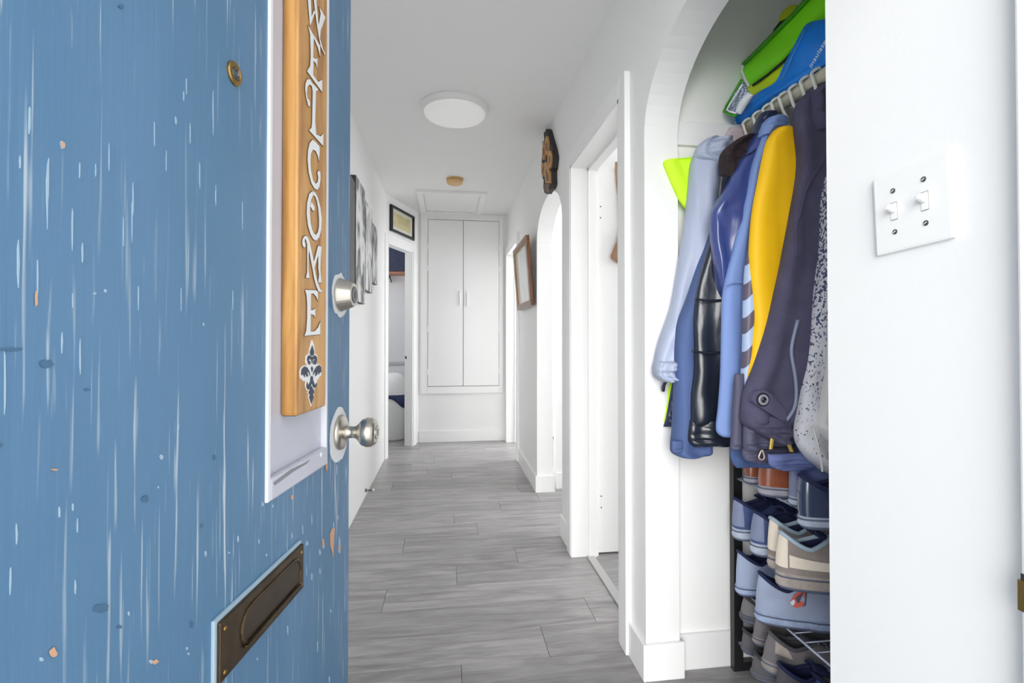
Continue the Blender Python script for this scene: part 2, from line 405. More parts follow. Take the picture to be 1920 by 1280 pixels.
# brown strap hung over the door
STRAP = pmat('tan_strap', rgb(168, 130, 104), .7, bump=.15, bscale=120)
STRAPL = pmat('pink_tan_pouch', rgb(176, 148, 134), .7)
sg = thing('hanging_bag', 'tan fabric bag strap hanging over the open white bedroom door', 'bag', (.93, 2.44, 1.52))
def strip_y(name, mat, rows, Y, th, parent, m=24, smooth=True):
    rr = catmull(rows, m); bm = bmesh.new(); prev = None; N = 12; first = None
    for v, a, b in rr:
        p = ony(a, v, Y); q_ = ony(b, v, Y); c = (p+q_)/2; h = (q_-p)/2; ring = []
        for k in range(N):
            t = 2*math.pi*k/N
            ring.append(bm.verts.new(c+h*math.copysign(abs(math.cos(t))**.6, math.cos(t))+Vector((0, -th/2*math.copysign(abs(math.sin(t))**.8, math.sin(t)), 0))))
        if prev:
            for k in range(N): bm.faces.new((prev[k], prev[(k+1) % N], ring[(k+1) % N], ring[k]))
        else: bm.faces.new(ring)
        prev = ring
    bm.faces.new(prev[::-1])
    return mesh_obj(name, bm, mat, parent, smooth)
strip_y('strap', STRAP, [(304, 1153, 1164), (340, 1155, 1166), (380, 1159, 1170), (420, 1161, 1176), (445, 1160, 1180)], 2.436, .016, sg)
strip_y('strap', STRAP, [(304, 1158, 1168), (340, 1164, 1174), (380, 1170, 1182), (430, 1176, 1190), (450, 1172, 1190)], 2.43, .012, sg)
strip_y('pouch', STRAPL, [(436, 1159, 1192), (448, 1157, 1193), (456, 1156, 1193)], 2.425, .022, sg)
strip_y('pouch', STRAP, [(454, 1155, 1193), (470, 1149, 1194), (482, 1145, 1195), (489, 1152, 1195), (494, 1162, 1194)], 2.428, .03, sg)

# ------------------------------------------------------------------ linen closet at the end
lc = thing('linen_closet', 'built-in white linen closet with two tall flat doors at hall end', 'closet', (.17, YE, 0))
def eb(name, mat, u0, v0, u1, v1, y0, y1, parent, bev=.002):
    a = ony(u0, v0, YE); b = ony(u1, v1, YE)
    return box(name, mat, a.x, b.x, YE-y1, YE-y0, min(b.z, ZC-.004), min(a.z, ZC-.004), parent, bev)
bm = bmesh.new()
fx0, fx1, fz0 = -.275, .605, .515; ix0, ix1, iz0, iz1 = -.203, .560, .590, 2.372
for b in ((fx0, ix0, YE-.02, YE, fz0, ZC-.002), (ix1, fx1, YE-.02, YE, fz0, ZC-.002), (ix0, ix1, YE-.02, YE, fz0, iz0), (ix0, ix1, YE-.02, YE, iz1, ZC-.002)): bx(bm, *b, bev=.003)
mesh_obj('face_frame', bm, TRIM, lc)
box('backing', DARK, ix0, ix1, YE-.003, YE-.0005, iz0, iz1, lc)
xm = (ix0+ix1)/2-.006
for a, b, hx in ((ix0+.003, xm-.0025, xm-.035), (xm+.0025, ix1-.003, xm+.042)):
    dr = box('closet_door', TRIM, a, b, YE-.023, YE-.004, iz0+.005, iz1-.005, lc, .002)
    box('handle', TRIM, hx-.006, hx+.006, YE-.036, YE-.0232, 1.45, 1.61, dr, .004)
    for zz in (2.08, 1.85, 1.2, .75):
        e_ = a-.002 if a < 0 else b+.002
        box('hinge', TRIM, e_-.007, e_+.007, YE-.028, YE-.022, zz-.03, zz+.03, dr, .002)

# attic hatch
ah = thing('attic_hatch', 'white square attic hatch with trim in the ceiling by the closet', 'hatch', (.04, 4.8, ZC-.01))
bm = bmesh.new(); hx0, hx1, hy0, hy1 = -.275, .365, 4.46, 5.22
for b in ((hx0, hx1, hy0, hy0+.06), (hx0, hx1, hy1-.06, hy1), (hx0, hx0+.06, hy0+.06, hy1-.06), (hx1-.06, hx1, hy0+.06, hy1-.06)): bx(bm, b[0], b[1], b[2], b[3], ZC-.022, ZC, .003)
mesh_obj('hatch_trim', bm, TRIM, ah)
bm = bmesh.new(); bx(bm, hx0+.064, hx1-.062, hy0+.062, hy1-.068, ZC-.012, ZC-.001)
mesh_obj('hatch_panel', bm, TRIM, ah)
box('hatch_gap', DARK, hx0+.061, hx1-.2, hy1-.068, hy1-.06, ZC-.004, ZC-.0005, ah)

# ceiling lamp
LAMPM = bpy.data.materials.new('lamp_diffuser'); LAMPM.use_nodes = True
b_ = LAMPM.node_tree.nodes['Principled BSDF']; b_.inputs['Base Color'].default_value = (.8, .8, .8, 1); b_.inputs['Emission Color'].default_value = (1, .985, .96, 1); b_.inputs['Emission Strength'].default_value = .12
cl = thing('ceiling_light', 'round white flush ceiling light in the hallway', 'light', (.043, 2.84, ZC))
bm = bmesh.new(); lathe(bm, Vector((.043, 2.84, ZC)), (0, 0, -1), [(.198, 0), (.198, .004), (.196, .02), (.188, .03), (.17, .032)], 64)
mesh_obj('lamp_rim', bm, PLAST, cl, True)
bm = bmesh.new(); lathe(bm, Vector((.043, 2.84, ZC)), (0, 0, -1), [(.178, .028), (.172, .045), (.14, .058), (.08, .066), (0, .069)], 64)
mesh_obj('diffuser', bm, LAMPM, cl, True)
# smoke detector
sd = thing('smoke_detector', 'yellowed round smoke detector on the hallway ceiling', 'smoke detector', (.063, 4.12, ZC))
TAN = pmat('yellowed_plastic', rgb(222, 184, 128), .45); TAND = pmat('tan_vent', rgb(120, 92, 55), .6)
bm = bmesh.new(); lathe(bm, Vector((.063, 4.12, ZC)), (0, 0, -1), [(.072, 0), (.072, .008), (.07, .010)], 40); mesh_obj('base', bm, TAN, sd, True)
bm = bmesh.new(); lathe(bm, Vector((.063, 4.12, ZC)), (0, 0, -1), [(.062, .010), (.062, .014)], 40); mesh_obj('vent_gap', bm, TAND, sd, True)
bm = bmesh.new(); lathe(bm, Vector((.063, 4.12, ZC)), (0, 0, -1), [(.067, .014), (.067, .034), (.06, .043), (.04, .046), (0, .046)], 40); mesh_obj('cover', bm, TAN, sd, True)

# ------------------------------------------------------------------ wall decor
def skull_print(zc):
    """monochrome print: pale soft shapes on dark and mid grey"""
    m = bpy.data.materials.new('monochrome_print'); m.use_nodes = True; n, l = nodes(m); b = n['Principled BSDF']
    tc = n.new('ShaderNodeTexCoord'); mp = n.new('ShaderNodeMapping'); mp.inputs['Scale'].default_value = (1, 3.2, 2.2); l.new(tc.outputs['Object'], mp.inputs[0])
    t = n.new('ShaderNodeTexNoise'); t.inputs['Scale'].default_value = 1.7; t.inputs['Detail'].default_value = 3; t.inputs['Distortion'].default_value = 1.5; l.new(mp.outputs[0], t.inputs['Vector'])
    r = n.new('ShaderNodeValToRGB'); e = r.color_ramp.elements
    e[0].position = .36; e[0].color = rgb(92, 92, 94); e[1].position = .62; e[1].color = rgb(225, 225, 225)
    k = e.new(.46); k.color = rgb(170, 170, 172); k = e.new(.54); k.color = rgb(205, 205, 205)
    l.new(t.outputs['Fac'], r.inputs[0]); l.new(r.outputs[0], b.inputs['Base Color']); b.inputs['Roughness'].default_value = .6
    return m
PRINT = skull_print(0)
PEDGE = pmat('canvas_edge_dark', rgb(58, 58, 60), .6); PEDGE2 = pmat('canvas_edge_grey', rgb(105, 105, 106), .6)
panels = [(2.36, 2.60, 1.50, 1.95, 'smallest canvas of the monochrome set, nearest the blue door', PEDGE2),
          (2.62, 2.955, 1.36, 2.02, 'dark grey monochrome canvas just behind the blue front door edge', PEDGE2),
          (2.985, 3.315, 1.33, 2.075, 'tallest monochrome canvas with black edge in the middle of its set', PEDGE),
          (3.335, 3.63, 1.43, 2.02, 'monochrome canvas to the right of the tallest one', PEDGE2),
          (3.65, 3.88, 1.515, 1.945, 'small grey canvas closest to the bathroom doorway', PEDGE2)]
GREYP = pmat('dark_grey_print', rgb(96, 96, 98), .6, vary=.2, vscale=4)
for i, (y0, y1, z0, z1, lab, em) in enumerate(panels):
    t = thing('canvas_print', lab, 'canvas', (XL, (y0+y1)/2, z0), 'monochrome canvas set on left wall')
    box('canvas_frame', em, XL, XL+.030, y0, y1, z0, z1, t, .002)
    box('print_face', GREYP if i < 2 else PRINT, XL+.0302, XL+.0318, y0+.002, y1-.002, z0+.002, z1-.002, t)
# door stop spring on left wall
ds = thing('door_stop', 'small worn spring door stop low on the left wall', 'door stop', (XL, 3.62, .03))
pts = []
for i in range(60):
    a = i*.9; pts.append((XL+.01+i*.0007, 3.55+.007*math.cos(a), .045+.007*math.sin(a)))
bm = bmesh.new(); tube(bm, pts, .0014, 5); mesh_obj('spring', bm, STEEL, ds)
bm = bmesh.new(); lathe(bm, Vector((XL, 3.55, .045)), (1, 0, 0), [(.012, 0), (.012, .006), (.008, .012)], 14); mesh_obj('base', bm, STEEL, ds)
bm = bmesh.new(); lathe(bm, Vector((XL+.05, 3.55, .045)), (1, 0, 0), [(.009, 0), (.009, .01), (.006, .013)], 14); mesh_obj('tip', bm, PLAST, ds)

# framed document on the angled wall
fd = thing('framed_document', 'small black framed certificate above the bathroom doorway', 'picture frame', AW0+AD*.36+ZU*2.1)
O = AW0+AN*.0; fr = lambda bm_, a0, a1, z0, z1, c0, c1, bv=0: frame_box(bm_, O, AD, AN, ZU, a0, a1, c0, c1, z0, z1, bv)
p = [onp(u, v, AW0+AN*.02, AN) for u, v in ((735, 388), (777, 409), (775, 447), (734, 429))]
a0 = min((q-AW0).dot(AD) for q in p); a1 = max((q-AW0).dot(AD) for q in p); z0, z1 = 2.115, 2.362
bm = bmesh.new()
for b in ((a0, a1, z1-.022, z1), (a0, a1, z0, z0+.022), (a0, a0+.026, z0+.022, z1-.022), (a1-.026, a1, z0+.022, z1-.022)): fr(bm, *b, .001, .022, .002)
mesh_obj('frame', bm, BLACK, fd)
bm = bmesh.new(); fr(bm, a0+.02, a1-.02, z0+.018, z1-.018, .001, .008); mesh_obj('mat', bm, pmat('mat_board', rgb(214, 212, 204), .8), fd)
bm = bmesh.new(); fr(bm, a0+.07, a1-.065, z0+.058, z1-.052, .008, .0095); mesh_obj('paper', bm, pmat('aged_paper', rgb(200, 190, 148), .8, vary=.12, vscale=14), fd)
INK = pmat('faded_ink', rgb(150, 138, 100), .8)
for k in range(4):
    bm = bmesh.new(); zz = z1-.075-k*.02; fr(bm, a0+.11+.01*(k % 2), a1-.11-.012*(k % 3), zz-.0022, zz+.0022, .0095, .0099); mesh_obj('text_line', bm, INK, fd)

# tilted wood framed picture on the right wall (top leans out)
mf = thing('wood_framed_picture', 'wood framed picture leaning out from right wall before the far arch', 'picture frame', (XR, 3.9, 1.35))
WF = grain_mat('frame_wood', rgb(84, 48, 28), rgb(132, 78, 42), 6, 6, 1, 8, .3)
tl, tr, br, bl = [onx(967, 468, .585), onx(992, 441, .585), onx(999, 573, .625), onx(972, 580, .625)]
yA = (tl.y+bl.y)/2; yB = (tr.y+br.y)/2
upv = (Vector((.59, 0, 1.86))-Vector((.628, 0, 1.352))); Hh = upv.length; upv.normalize(); sv = Vector((0, -1, 0)); nv = Vector((-upv.z, 0, upv.x)); nv = nv if nv.x < 0 else -nv
FO = Vector((.628, yA, 1.352)); Wd = yA-yB
bm = bmesh.new()
for b in ((0, Wd, 0, .034), (0, Wd, Hh-.034, Hh), (0, .06, .034, Hh-.034), (Wd-.06, Wd, .034, Hh-.034)): frame_box(bm, FO, sv, upv, nv, b[0], b[1], b[2], b[3], 0, .022, .005)
mesh_obj('frame', bm, WF, mf, False)
bm = bmesh.new()
for b in ((.055, Wd-.055, .03, .042), (.055, Wd-.055, Hh-.042, Hh-.03), (.055, .075, .042, Hh-.042), (Wd-.075, Wd-.055, .042, Hh-.042)): frame_box(bm, FO, sv, upv, nv, *b, .008, .018)
mesh_obj('inner_lip', bm, pmat('gilt_lip', rgb(205, 175, 120), .4), mf)
bm = bmesh.new(); frame_box(bm, FO, sv, upv, nv, .04, Wd-.04, .04, Hh-.04, .002, .009); mesh_obj('glass', bm, pmat('pale_glass_print', rgb(212, 213, 214), .05, spec=.8, vary=.04, vscale=5), mf)

# wooden slice sculpture
SW = grain_mat('sculpture_tan_wood', rgb(150, 100, 50), rgb(200, 150, 88), 20, 20, 6, 3, .45)
SWD = grain_mat('sculpture_dark_wood', rgb(66, 42, 30), rgb(104, 70, 50), 20, 20, 6, 3, .45)
SBK = pmat('burnt_bark', rgb(46, 42, 38), .7, bump=.2, bscale=60)
sp = thing('wood_slice_art', 'carved wood slice wall art with dark bark edge above the arch', 'wall art', (XR, 3.0, 2.0))
cr = lambda u, v, x: onx(985+u/8.0, 225+v/8.0, x)
def spoly(name, pts, x, th, mat, par):
    bm = bmesh.new(); prism(bm, [cr(u, v, x) for u, v in pts], (th, 0, 0)); return mesh_obj(name, bm, mat, par)
spoly('bark_backing', [(300, 165), (312, 132), (330, 165), (365, 300), (405, 440), (425, 560), (410, 720), (395, 760), (400, 960), (380, 1025), (345, 1060), (315, 1108), (285, 1085), (270, 1010), (275, 900), (248, 850), (238, 700), (250, 560), (255, 330), (285, 300), (275, 200)], .612, .033, SBK, sp)
def ell(cu, cv, ru, rv): return [(cu+ru*math.cos(t*math.pi/9), cv+rv*math.sin(t*math.pi/9)) for t in range(18)]
for i, e_ in enumerate([(270, 460, 19, 145), (316, 385, 24, 145), (357, 590, 27, 138), (255, 745, 16, 112)]):
    pc = spoly('wood_slice', ell(*e_), .602, .012, SW, sp)
    spoly('heartwood', ell(e_[0], e_[1]+10, e_[2]*.35, e_[3]*.45), .6005, .002, SWD, pc)
pc = spoly('wood_slice', [(280, 650), (308, 622), (340, 690), (362, 770), (368, 948), (300, 945), (282, 800)], .602, .012, SW, sp)
spoly('heartwood', [(300, 740), (335, 810), (350, 860), (330, 925), (310, 880)], .6005, .002, SWD, pc)
spoly('wood_slice', [(310, 955), (362, 958), (345, 1015), (312, 1082), (286, 1050), (284, 970)], .602, .012, SWD, sp)

# ------------------------------------------------------------------ bathroom glimpse
bn_ = thing('waste_bin', 'white dome-lidded bin with navy liner in the bathroom doorway', 'bin', (-.585, 5.56, 0))
bc = Vector((-.585, 5.56, 0)); BW = pmat('bin_white', rgb(236, 236, 236), .35); NAVYB = pmat('navy_liner', rgb(28, 48, 92), .35)
bm = bmesh.new(); lathe(bm, bc, ZU, [(.150, 0), (.158, .02), (.166, .45), (.168, .475)], 48); mesh_obj('body', bm, BW, bn_, True)
bm = bmesh.new(); lathe(bm, bc, ZU, [(.172, .478), (.174, .50), (.172, .53), (.160, .60), (.135, .66), (.09, .705), (.04, .722), (0, .725)], 48); mesh_obj('dome_lid', bm, BW, bn_, True)
bm = bmesh.new(); ring = []
for k in range(64):
    t = 2*math.pi*k/64; r_ = .176; dz = .40 + .055*math.sin(3*t+.4)
    ring.append((r_*math.cos(t), r_*math.sin(t), dz))
va = [bm.verts.new(bc+Vector((x, y, .492))) for x, y, z in ring]; vb = [bm.verts.new(bc+Vector((x*1.02, y*1.02, z))) for x, y, z in ring]
for k in range(64): bm.faces.new((va[k], va[(k+1) % 64], vb[(k+1) % 64], vb[k]))
o = mesh_obj('bag_liner', bm, NAVYB, bn_, True); md = o.modifiers.new('solid', 'SOLIDIFY'); md.thickness = .004
bm = bmesh.new(); bx(bm, -1.9, -.2, 5.785, 5.80, .80, .835, .004)
struct(mesh_obj('trim_6', bm, pmat('grey_tile_cap', rgb(190, 190, 192), .4)), 'grey cap line along the bathroom wall')
bs = thing('wall_shelf', 'reddish wood shelf high on the bathroom wall', 'shelf', (-.8, 5.70, 1.84))
box('board', grain_mat('red_shelf_wood', rgb(140, 90, 70), rgb(180, 125, 100), 2, 20, 20, 3), -1.3, -.25, 5.60, 5.80, 1.825, 1.85, bs, .002)
for xx in (-1.2, -.35): box('bracket', STEEL, xx-.01, xx+.01, 5.62, 5.80, 1.79, 1.825, bs)
sb = thing('storage_box', 'dark navy storage box on the bathroom shelf', 'box', (-.55, 5.69, 1.85))
NB = pmat('navy_box', rgb(52, 58, 84), .6, vary=.2, vscale=30)
box('box_body', NB, -.66, -.455, 5.61, 5.78, 1.851, 2.18, sb, .006); box('box_lid', BLACK, -.665, -.45, 5.605, 5.785, 2.14, 2.19, sb, .004)
tag(box('folder', pmat('black_folder', rgb(16, 16, 20), .5), -.45, -.40, 5.60, 5.79, 1.851, 2.17, bev=.004), 'black upright folder beside the navy box on bathroom shelf', 'folder')
sb2 = thing('towel_stack', 'pale blue grey cloth stack on the bathroom shelf', 'towels', (-.75, 5.69, 1.85))
for k in range(5): box('towel', pmat('pale_towel', rgb(150, 160, 185), .9), -.83, -.672, 5.62, 5.78, 1.851+k*.06, 1.908+k*.06, sb2, .015, True)
hk = thing('coat_hook', 'small black double hook below the bathroom shelf', 'hook', (-.66, 5.80, 1.76)); hb = ony(730, 516, 5.80)
bm = bmesh.new(); lathe(bm, Vector((hb.x, 5.80, hb.z)), (0, -1, 0), [(.015, 0), (.015, .012), (.008, .018)], 14); mesh_obj('hook_plate', bm, STEEL, hk)
for dx in (-.035, -.005, .03):
    bm = bmesh.new(); tube(bm, [(hb.x, 5.785, hb.z), (hb.x+dx*.5, 5.765, hb.z-.04), (hb.x+dx, 5.755, hb.z-.085), (hb.x+dx*1.05, 5.74, hb.z-.078)], .006, 7); mesh_obj('prong', bm, BLACK, hk)

# ------------------------------------------------------------------ light switch
sw = thing('light_switch', 'double toggle switch plate mounted slightly crooked on right wall', 'light switch', (XR, .604, 1.24))
SO = Vector((XR, .603, 1.2975)); ra = math.radians(2.6)
sx_ = Vector((0, -math.cos(ra), math.sin(ra))); sy_ = Vector((0, math.sin(ra), math.cos(ra))); sn = Vector((-1, 0, 0))
bm = bmesh.new(); frame_box(bm, SO, sx_, sy_, sn, -.0575, .0575, -.0585, .0585, 0, .0065, .0035); mesh_obj('plate', bm, PLAST, sw)
SCR = pmat('dark_screw', rgb(88, 88, 88), .4, .6)
for a in (-.0235, .0225):
    sl = bmesh.new(); frame_box(sl, SO, sx_, sy_, sn, a-.0055, a+.0055, -.013, .013, .0062, .0068); s_ = mesh_obj('toggle_slot', sl, pmat('slot_grey', rgb(150, 150, 148), .5), sw)
    sl = bmesh.new(); frame_box(sl, SO, sx_, sy_, sn, a-.0047, a+.0047, -.012, .012, .0064, .0075, .001); mesh_obj('toggle_base', sl, PLAST, s_)
    tv = (sn*.9+sy_*.42).normalized(); ty = tv.cross(sx_).normalized(); ty = ty if ty.dot(sy_) > 0 else -ty
    tg = bmesh.new(); frame_box(tg, SO+sx_*a+sn*.006+sy_*.001, sx_, ty, tv, -.003, .003, -.004, .004, 0, .0125, .0012); mesh_obj('toggle', tg, PLAST, sw)
    for zz in (-.03, .03):
        s2 = bmesh.new(); lathe(s2, SO+sx_*a+sy_*zz+sn*.0062, sn, [(.0038, 0), (.0036, .0010), (.0028, .0014), (0, .0014)], 16); q = mesh_obj('screw', s2, SCR, sw)
        s2 = bmesh.new(); frame_box(s2, SO+sx_*a+sy_*zz, (sx_+sy_*.6).normalized(), (sy_-sx_*.6).normalized(), sn, -.0022, .0022, -.0005, .0005, .0072, .0080); mesh_obj('screw_slot', s2, PLAST, q)

# ------------------------------------------------------------------ blue front door
AB = math.radians(8.2); PE = Vector((-.191, 1.003, 0)); DD = Vector((-math.sin(AB), -math.cos(AB), 0)); DN = Vector((math.cos(AB), -math.sin(AB), 0))
def D(s, h, o=0.0): return PE+DD*s+DN*o+ZU*h
def dp(u, v, o=0.0):
    q = onp(u, v, PE+DN*o, DN); d_ = q-PE; return d_.dot(DD), q.z
DWID = .86
fdoor = bpy.data.objects.new('front_door', None); COL.objects.link(fdoor); fdoor.location = D(DWID, 0); ROOTM['front_door'] = Matrix.Translation(D(DWID, 0))
fdoor['label'] = 'weathered blue front door standing open at left'; fdoor['category'] = 'door'
def dbox(name, mat, s0, s1, h0, h1, o0, o1, parent=fdoor, bev=0):
    bm = bmesh.new(); frame_box(bm, PE, DD, ZU, DN, s0, s1, h0, h1, o0, o1, bev); return mesh_obj(name, bm, mat, parent)
# slab with a recessed long panel (an old glazed light painted over)
ps0, ps1, ph0, ph1 = .122, .318, .905, 1.86
bm = bmesh.new()
for b in ((0, ps0, .015, 2.03), (ps1, DWID, .015, 2.03), (ps0, ps1, .015, ph0), (ps0, ps1, ph1, 2.03)): frame_box(bm, PE, DD, ZU, DN, b[0], b[1], b[2], b[3], -.044, 0)
bmesh.ops.remove_doubles(bm, verts=bm.verts[:], dist=1e-5)
slab = mesh_obj('door_slab', bm, BLUE, fdoor)
LAV = pmat('lavender_white_panel', rgb(208, 210, 222), .35, vary=.03, vscale=10); MOULD = pmat('white_moulding', rgb(240, 242, 248), .3)
dbox('glazed_panel', LAV, ps0, ps1, ph0, ph1, -.03, -.006)
bm = bmesh.new()
frame_box(bm, PE, DD, ZU, DN, ps1-.004, ps1+.004, ph0-.008, ph1, -.006, .004, .0015)
frame_box(bm, PE, DD, ZU, DN, ps0-.003, ps0+.004, ph0-.008, ph1, -.006, .004, .0015)
mesh_obj('side_moulding', bm, MOULD, fdoor)
bm = bmesh.new(); frame_box(bm, PE, DD, ZU, DN, ps0, ps1-.004, ph0-.008, ph0+.022, -.006, .005, .003); frame_box(bm, PE, DD, ZU, DN, ps0, ps1-.004, ph1-.02, ph1+.01, -.006, .005, .003)
mesh_obj('bottom_moulding', bm, LAV, fdoor)
s_, h_ = dp(603, 852, .006); bm = bmesh.new(); lathe(bm, D(s_, h_, .004), DN, [(.004, 0), (.004, .002), (0, .003)], 14); mesh_obj('panel_screw', bm, MOULD, fdoor)
bm = bmesh.new(); prism(bm, [D(*dp(u, v, .0052), .0052) for u, v in ((512, 905), (545, 880), (570, 868), (582, 861), (575, 869), (550, 884), (515, 910))], DN*.0003); mesh_obj('scuff', bm, pmat('scuff', rgb(150, 150, 158), .7), fdoor)

# chips of bare primer and bare wood, as seen on the paint
PRIM = pmat('bare_primer', rgb(236, 238, 240), .6); WORN = pmat('worn_pale_blue', rgb(172, 196, 214), .55); BARE = pmat('bare_wood_chip', rgb(214, 170, 140), .7); GRIME = pmat('grime', rgb(76, 112, 144), .6)
def blob(bm, u, v, ru, rv, o=.0006, n=9, jit=.35, rot=0):
    pts = []
    for k in range(n):
        t = 2*math.pi*k/n; j = 1+random.uniform(-jit, jit); a = ru*math.cos(t)*j; b = rv*math.sin(t)*j
        pts.append((u+a*math.cos(rot)-b*math.sin(rot), v+a*math.sin(rot)+b*math.cos(rot)))
    prism(bm, [D(*dp(a, b, o), o-.0005) for a, b in pts], DN*.0005)
bmP = bmesh.new(); bmW = bmesh.new(); bmG = bmesh.new()
for u, v, ru, rv in [(117, 271, 6, 9), (56, 225, 4, 28), (89, 359, 4, 60), (118, 272, 5, 8), (38, 305, 3, 12), (91, 327, 3, 45), (150, 320, 2.5, 14), (35, 490, 4, 60), (136, 430, 3, 42), (155, 475, 3, 18), (71, 520, 3, 50), (137, 566, 2.5, 17), (151, 670, 2.5, 40), (10, 720, 4, 60), (117, 640, 3, 22), (303, 857, 4, 5), (297, 913, 1.5, 3), (112, 958, 3, 12), (146, 985, 2.5, 13), (137, 950, 2, 8), (20, 1085, 3, 30), (142, 1098, 3, 14), (32, 1000, 3, 20), (242, 1150, 2.5, 5), (354, 1225, 2, 3), (284, 1240, 5, 5), (78, 1236, 5, 5), (198, 545, 3, 4), (178, 550, 4, 2), (248, 420, 2, 40), (405, 368, 1.5, 18), (382, 607, 1.5, 4), (345, 180, 2, 10), (330, 225, 2, 8), (400, 210, 1.5, 40), (375, 330, 1.3, 28), (350, 160, 1.3, 20), (205, 300, 1.8, 30), (180, 320, 2, 14), (357, 250, 1.2, 20), (250, 370, 1.8, 35), (455, 405, 1.2, 25), (312, 305, 1.2, 20), (437, 560, 1.2, 18), (340, 560, 1.2, 36), (447, 1010, 1.8, 7), (386, 1038, 2, 6), (260, 560, 1.3, 25), (232, 440, 1.2, 30), (290, 250, 1.3, 24), (335, 800, 1.5, 8), (493, 945, 1.6, 5), (512, 948, 1.5, 4), (585, 975, 1, 10), (568, 992, 1, 12), (548, 1005, 1, 8), (576, 1018, 2.5, 6), (607, 1022, 3, 9), (600, 1035, 2, 6), (637, 1025, 4.5, 20), (626, 985, 1, 7), (632, 880, 1.3, 12), (649, 890, 1, 18), (634, 970, 1, 5), (600, 1070, 1.2, 8), (585, 1080, 1.5, 8), (540, 1180, 1.2, 9), (596, 1210, 1, 12), (618, 1275, 1.2, 8), (483, 1235, 1.5, 3), (621, 1145, 1.2, 4), (649, 580, 1.0, 6), (575, 1070, 1, 12), (500, 1040, 2, 3), (430, 1036, 1.5, 2.5), (351, 1215, 2, 4), (486, 1015, 1.3, 5), (647, 1130, .8, 14)]:
    blob(bmP, u, v, ru*(.45 if rv > 9 else .75), rv*(.9 if rv > 9 else .8))
for u, v, ru, rv in [(119, 271, 3, 6), (100, 1224, 9, 9), (292, 1240, 5, 5), (548, 932, 3, 4), (624, 1012, 4, 27), (606, 1018, 2, 7), (637, 1027, 1.5, 8), (69, 560, 2, 14), (103, 880, 8, 2), (613, 870, 1.6, 10)]:
    blob(bmW, u, v, ru, rv, .0012)
for u, v, ru, rv in [(89, 682, 12, 8), (20, 655, 22, 3), (165, 730, 6, 2), (273, 935, 7, 6), (403, 857, 3, 5), (379, 985, 3, 4), (190, 1140, 14, 8), (225, 1175, 5, 3), (2, 834, 4, 4), (228, 12, 5, 4), (360, 1170, 3, 7)]:
    blob(bmG, u, v, ru, rv, .0009, 12, .2)
for nm, b_m, mt in (('chipped_paint', bmP, WORN), ('bare_wood_chips', bmW, BARE), ('grime_marks', bmG, GRIME)):
    o = mesh_obj(nm, b_m, mt, fdoor); o['kind'] = 'stuff'

# hardware
ks, kh = dp(641, 808); ks = .052; kh = .938
bs_, bh_ = .054, 1.194
def ghost(name, s, h, rs, rh, jag, seed):
    random.seed(seed); bm = bmesh.new(); pts = []
    for k in range(26):
        t = 2*math.pi*k/26; j = 1+random.uniform(-jag, jag)
        pts.append(D(s+rs*math.cos(t)*j, h+rh*math.sin(t)*j, .0002))
    prism(bm, pts, DN*.0008); return mesh_obj(name, bm, PRIM, fdoor)
ghost('primer_ring', bs_, bh_, .041, .041, .07, 3); ghost('primer_ring', ks+.004, kh-.004, .046, .050, .05, 4)
db = bmesh.new(); lathe(db, D(bs_, bh_, 0), DN, [(.0315, .001), (.0315, .003), (.0305, .004), (.0225, .026), (.0215, .0275), (.016, .0278)], 40); dbo = mesh_obj('deadbolt', db, NICKEL, fdoor, False)
db = bmesh.new(); lathe(db, D(bs_, bh_, 0), DN, [(.0158, .0275), (.0158, .0285), (.0150, .029), (0, .029)], 30); q = mesh_obj('keyway_face', db, STEEL, dbo)
q['label'] = 'darker steel key cylinder'
dbx = bmesh.new(); frame_box(dbx, D(bs_, bh_, 0), DD, ZU, DN, -.0012, .0012, -.006, .006, .0288, .0293); mesh_obj('key_slot', dbx, DARK, dbo)
kb = bmesh.new(); lathe(kb, D(ks, kh, 0), DN, [(.0325, .001), (.0325, .004), (.031, .007), (.024, .0105), (.018, .012), (.0115, .016), (.0105, .026), (.012, .032), (.017, .037), (.0245, .044), (.0272, .052), (.0265, .060), (.0225, .067), (.0175, .0695), (.013, .070)], 48)
kno = mesh_obj('door_knob', kb, NICKEL, fdoor, True)
kb = bmesh.new(); lathe(kb, D(ks, kh, 0), DN, [(.0128, .0695), (.0128, .0712), (.0115, .0718), (0, .0718)], 30); mesh_obj('keyway_face', kb, NICKEL, kno)
dbx = bmesh.new(); frame_box(dbx, D(ks, kh, 0), DD, ZU, DN, -.001, .001, -.006, .006, .0717, .0722); mesh_obj('key_slot', dbx, DARK, kno)
kb = bmesh.new(); lathe(kb, D(ks-.012, kh-.02, 0), DN, [(.003, .006), (.003, .009), (0, .0095)], 12); mesh_obj('rose_screw', kb, STEEL, kno)
s_, h_ = dp(444, 138, .004)
pb = bmesh.new(); lathe(pb, D(s_, h_, 0), DN, [(.0135, 0), (.0135, .002), (.0125, .0035), (.0085, .004), (.0078, .0028)], 32); pe = mesh_obj('peephole', pb, BRASS, fdoor)
pb = bmesh.new(); lathe(pb, D(s_, h_, 0), DN, [(.0077, .0015), (.0066, .0040), (.0045, .0042), (.004, .0030), (0, .0045)], 28); mesh_obj('peephole_lens', pb, STEEL, pe)
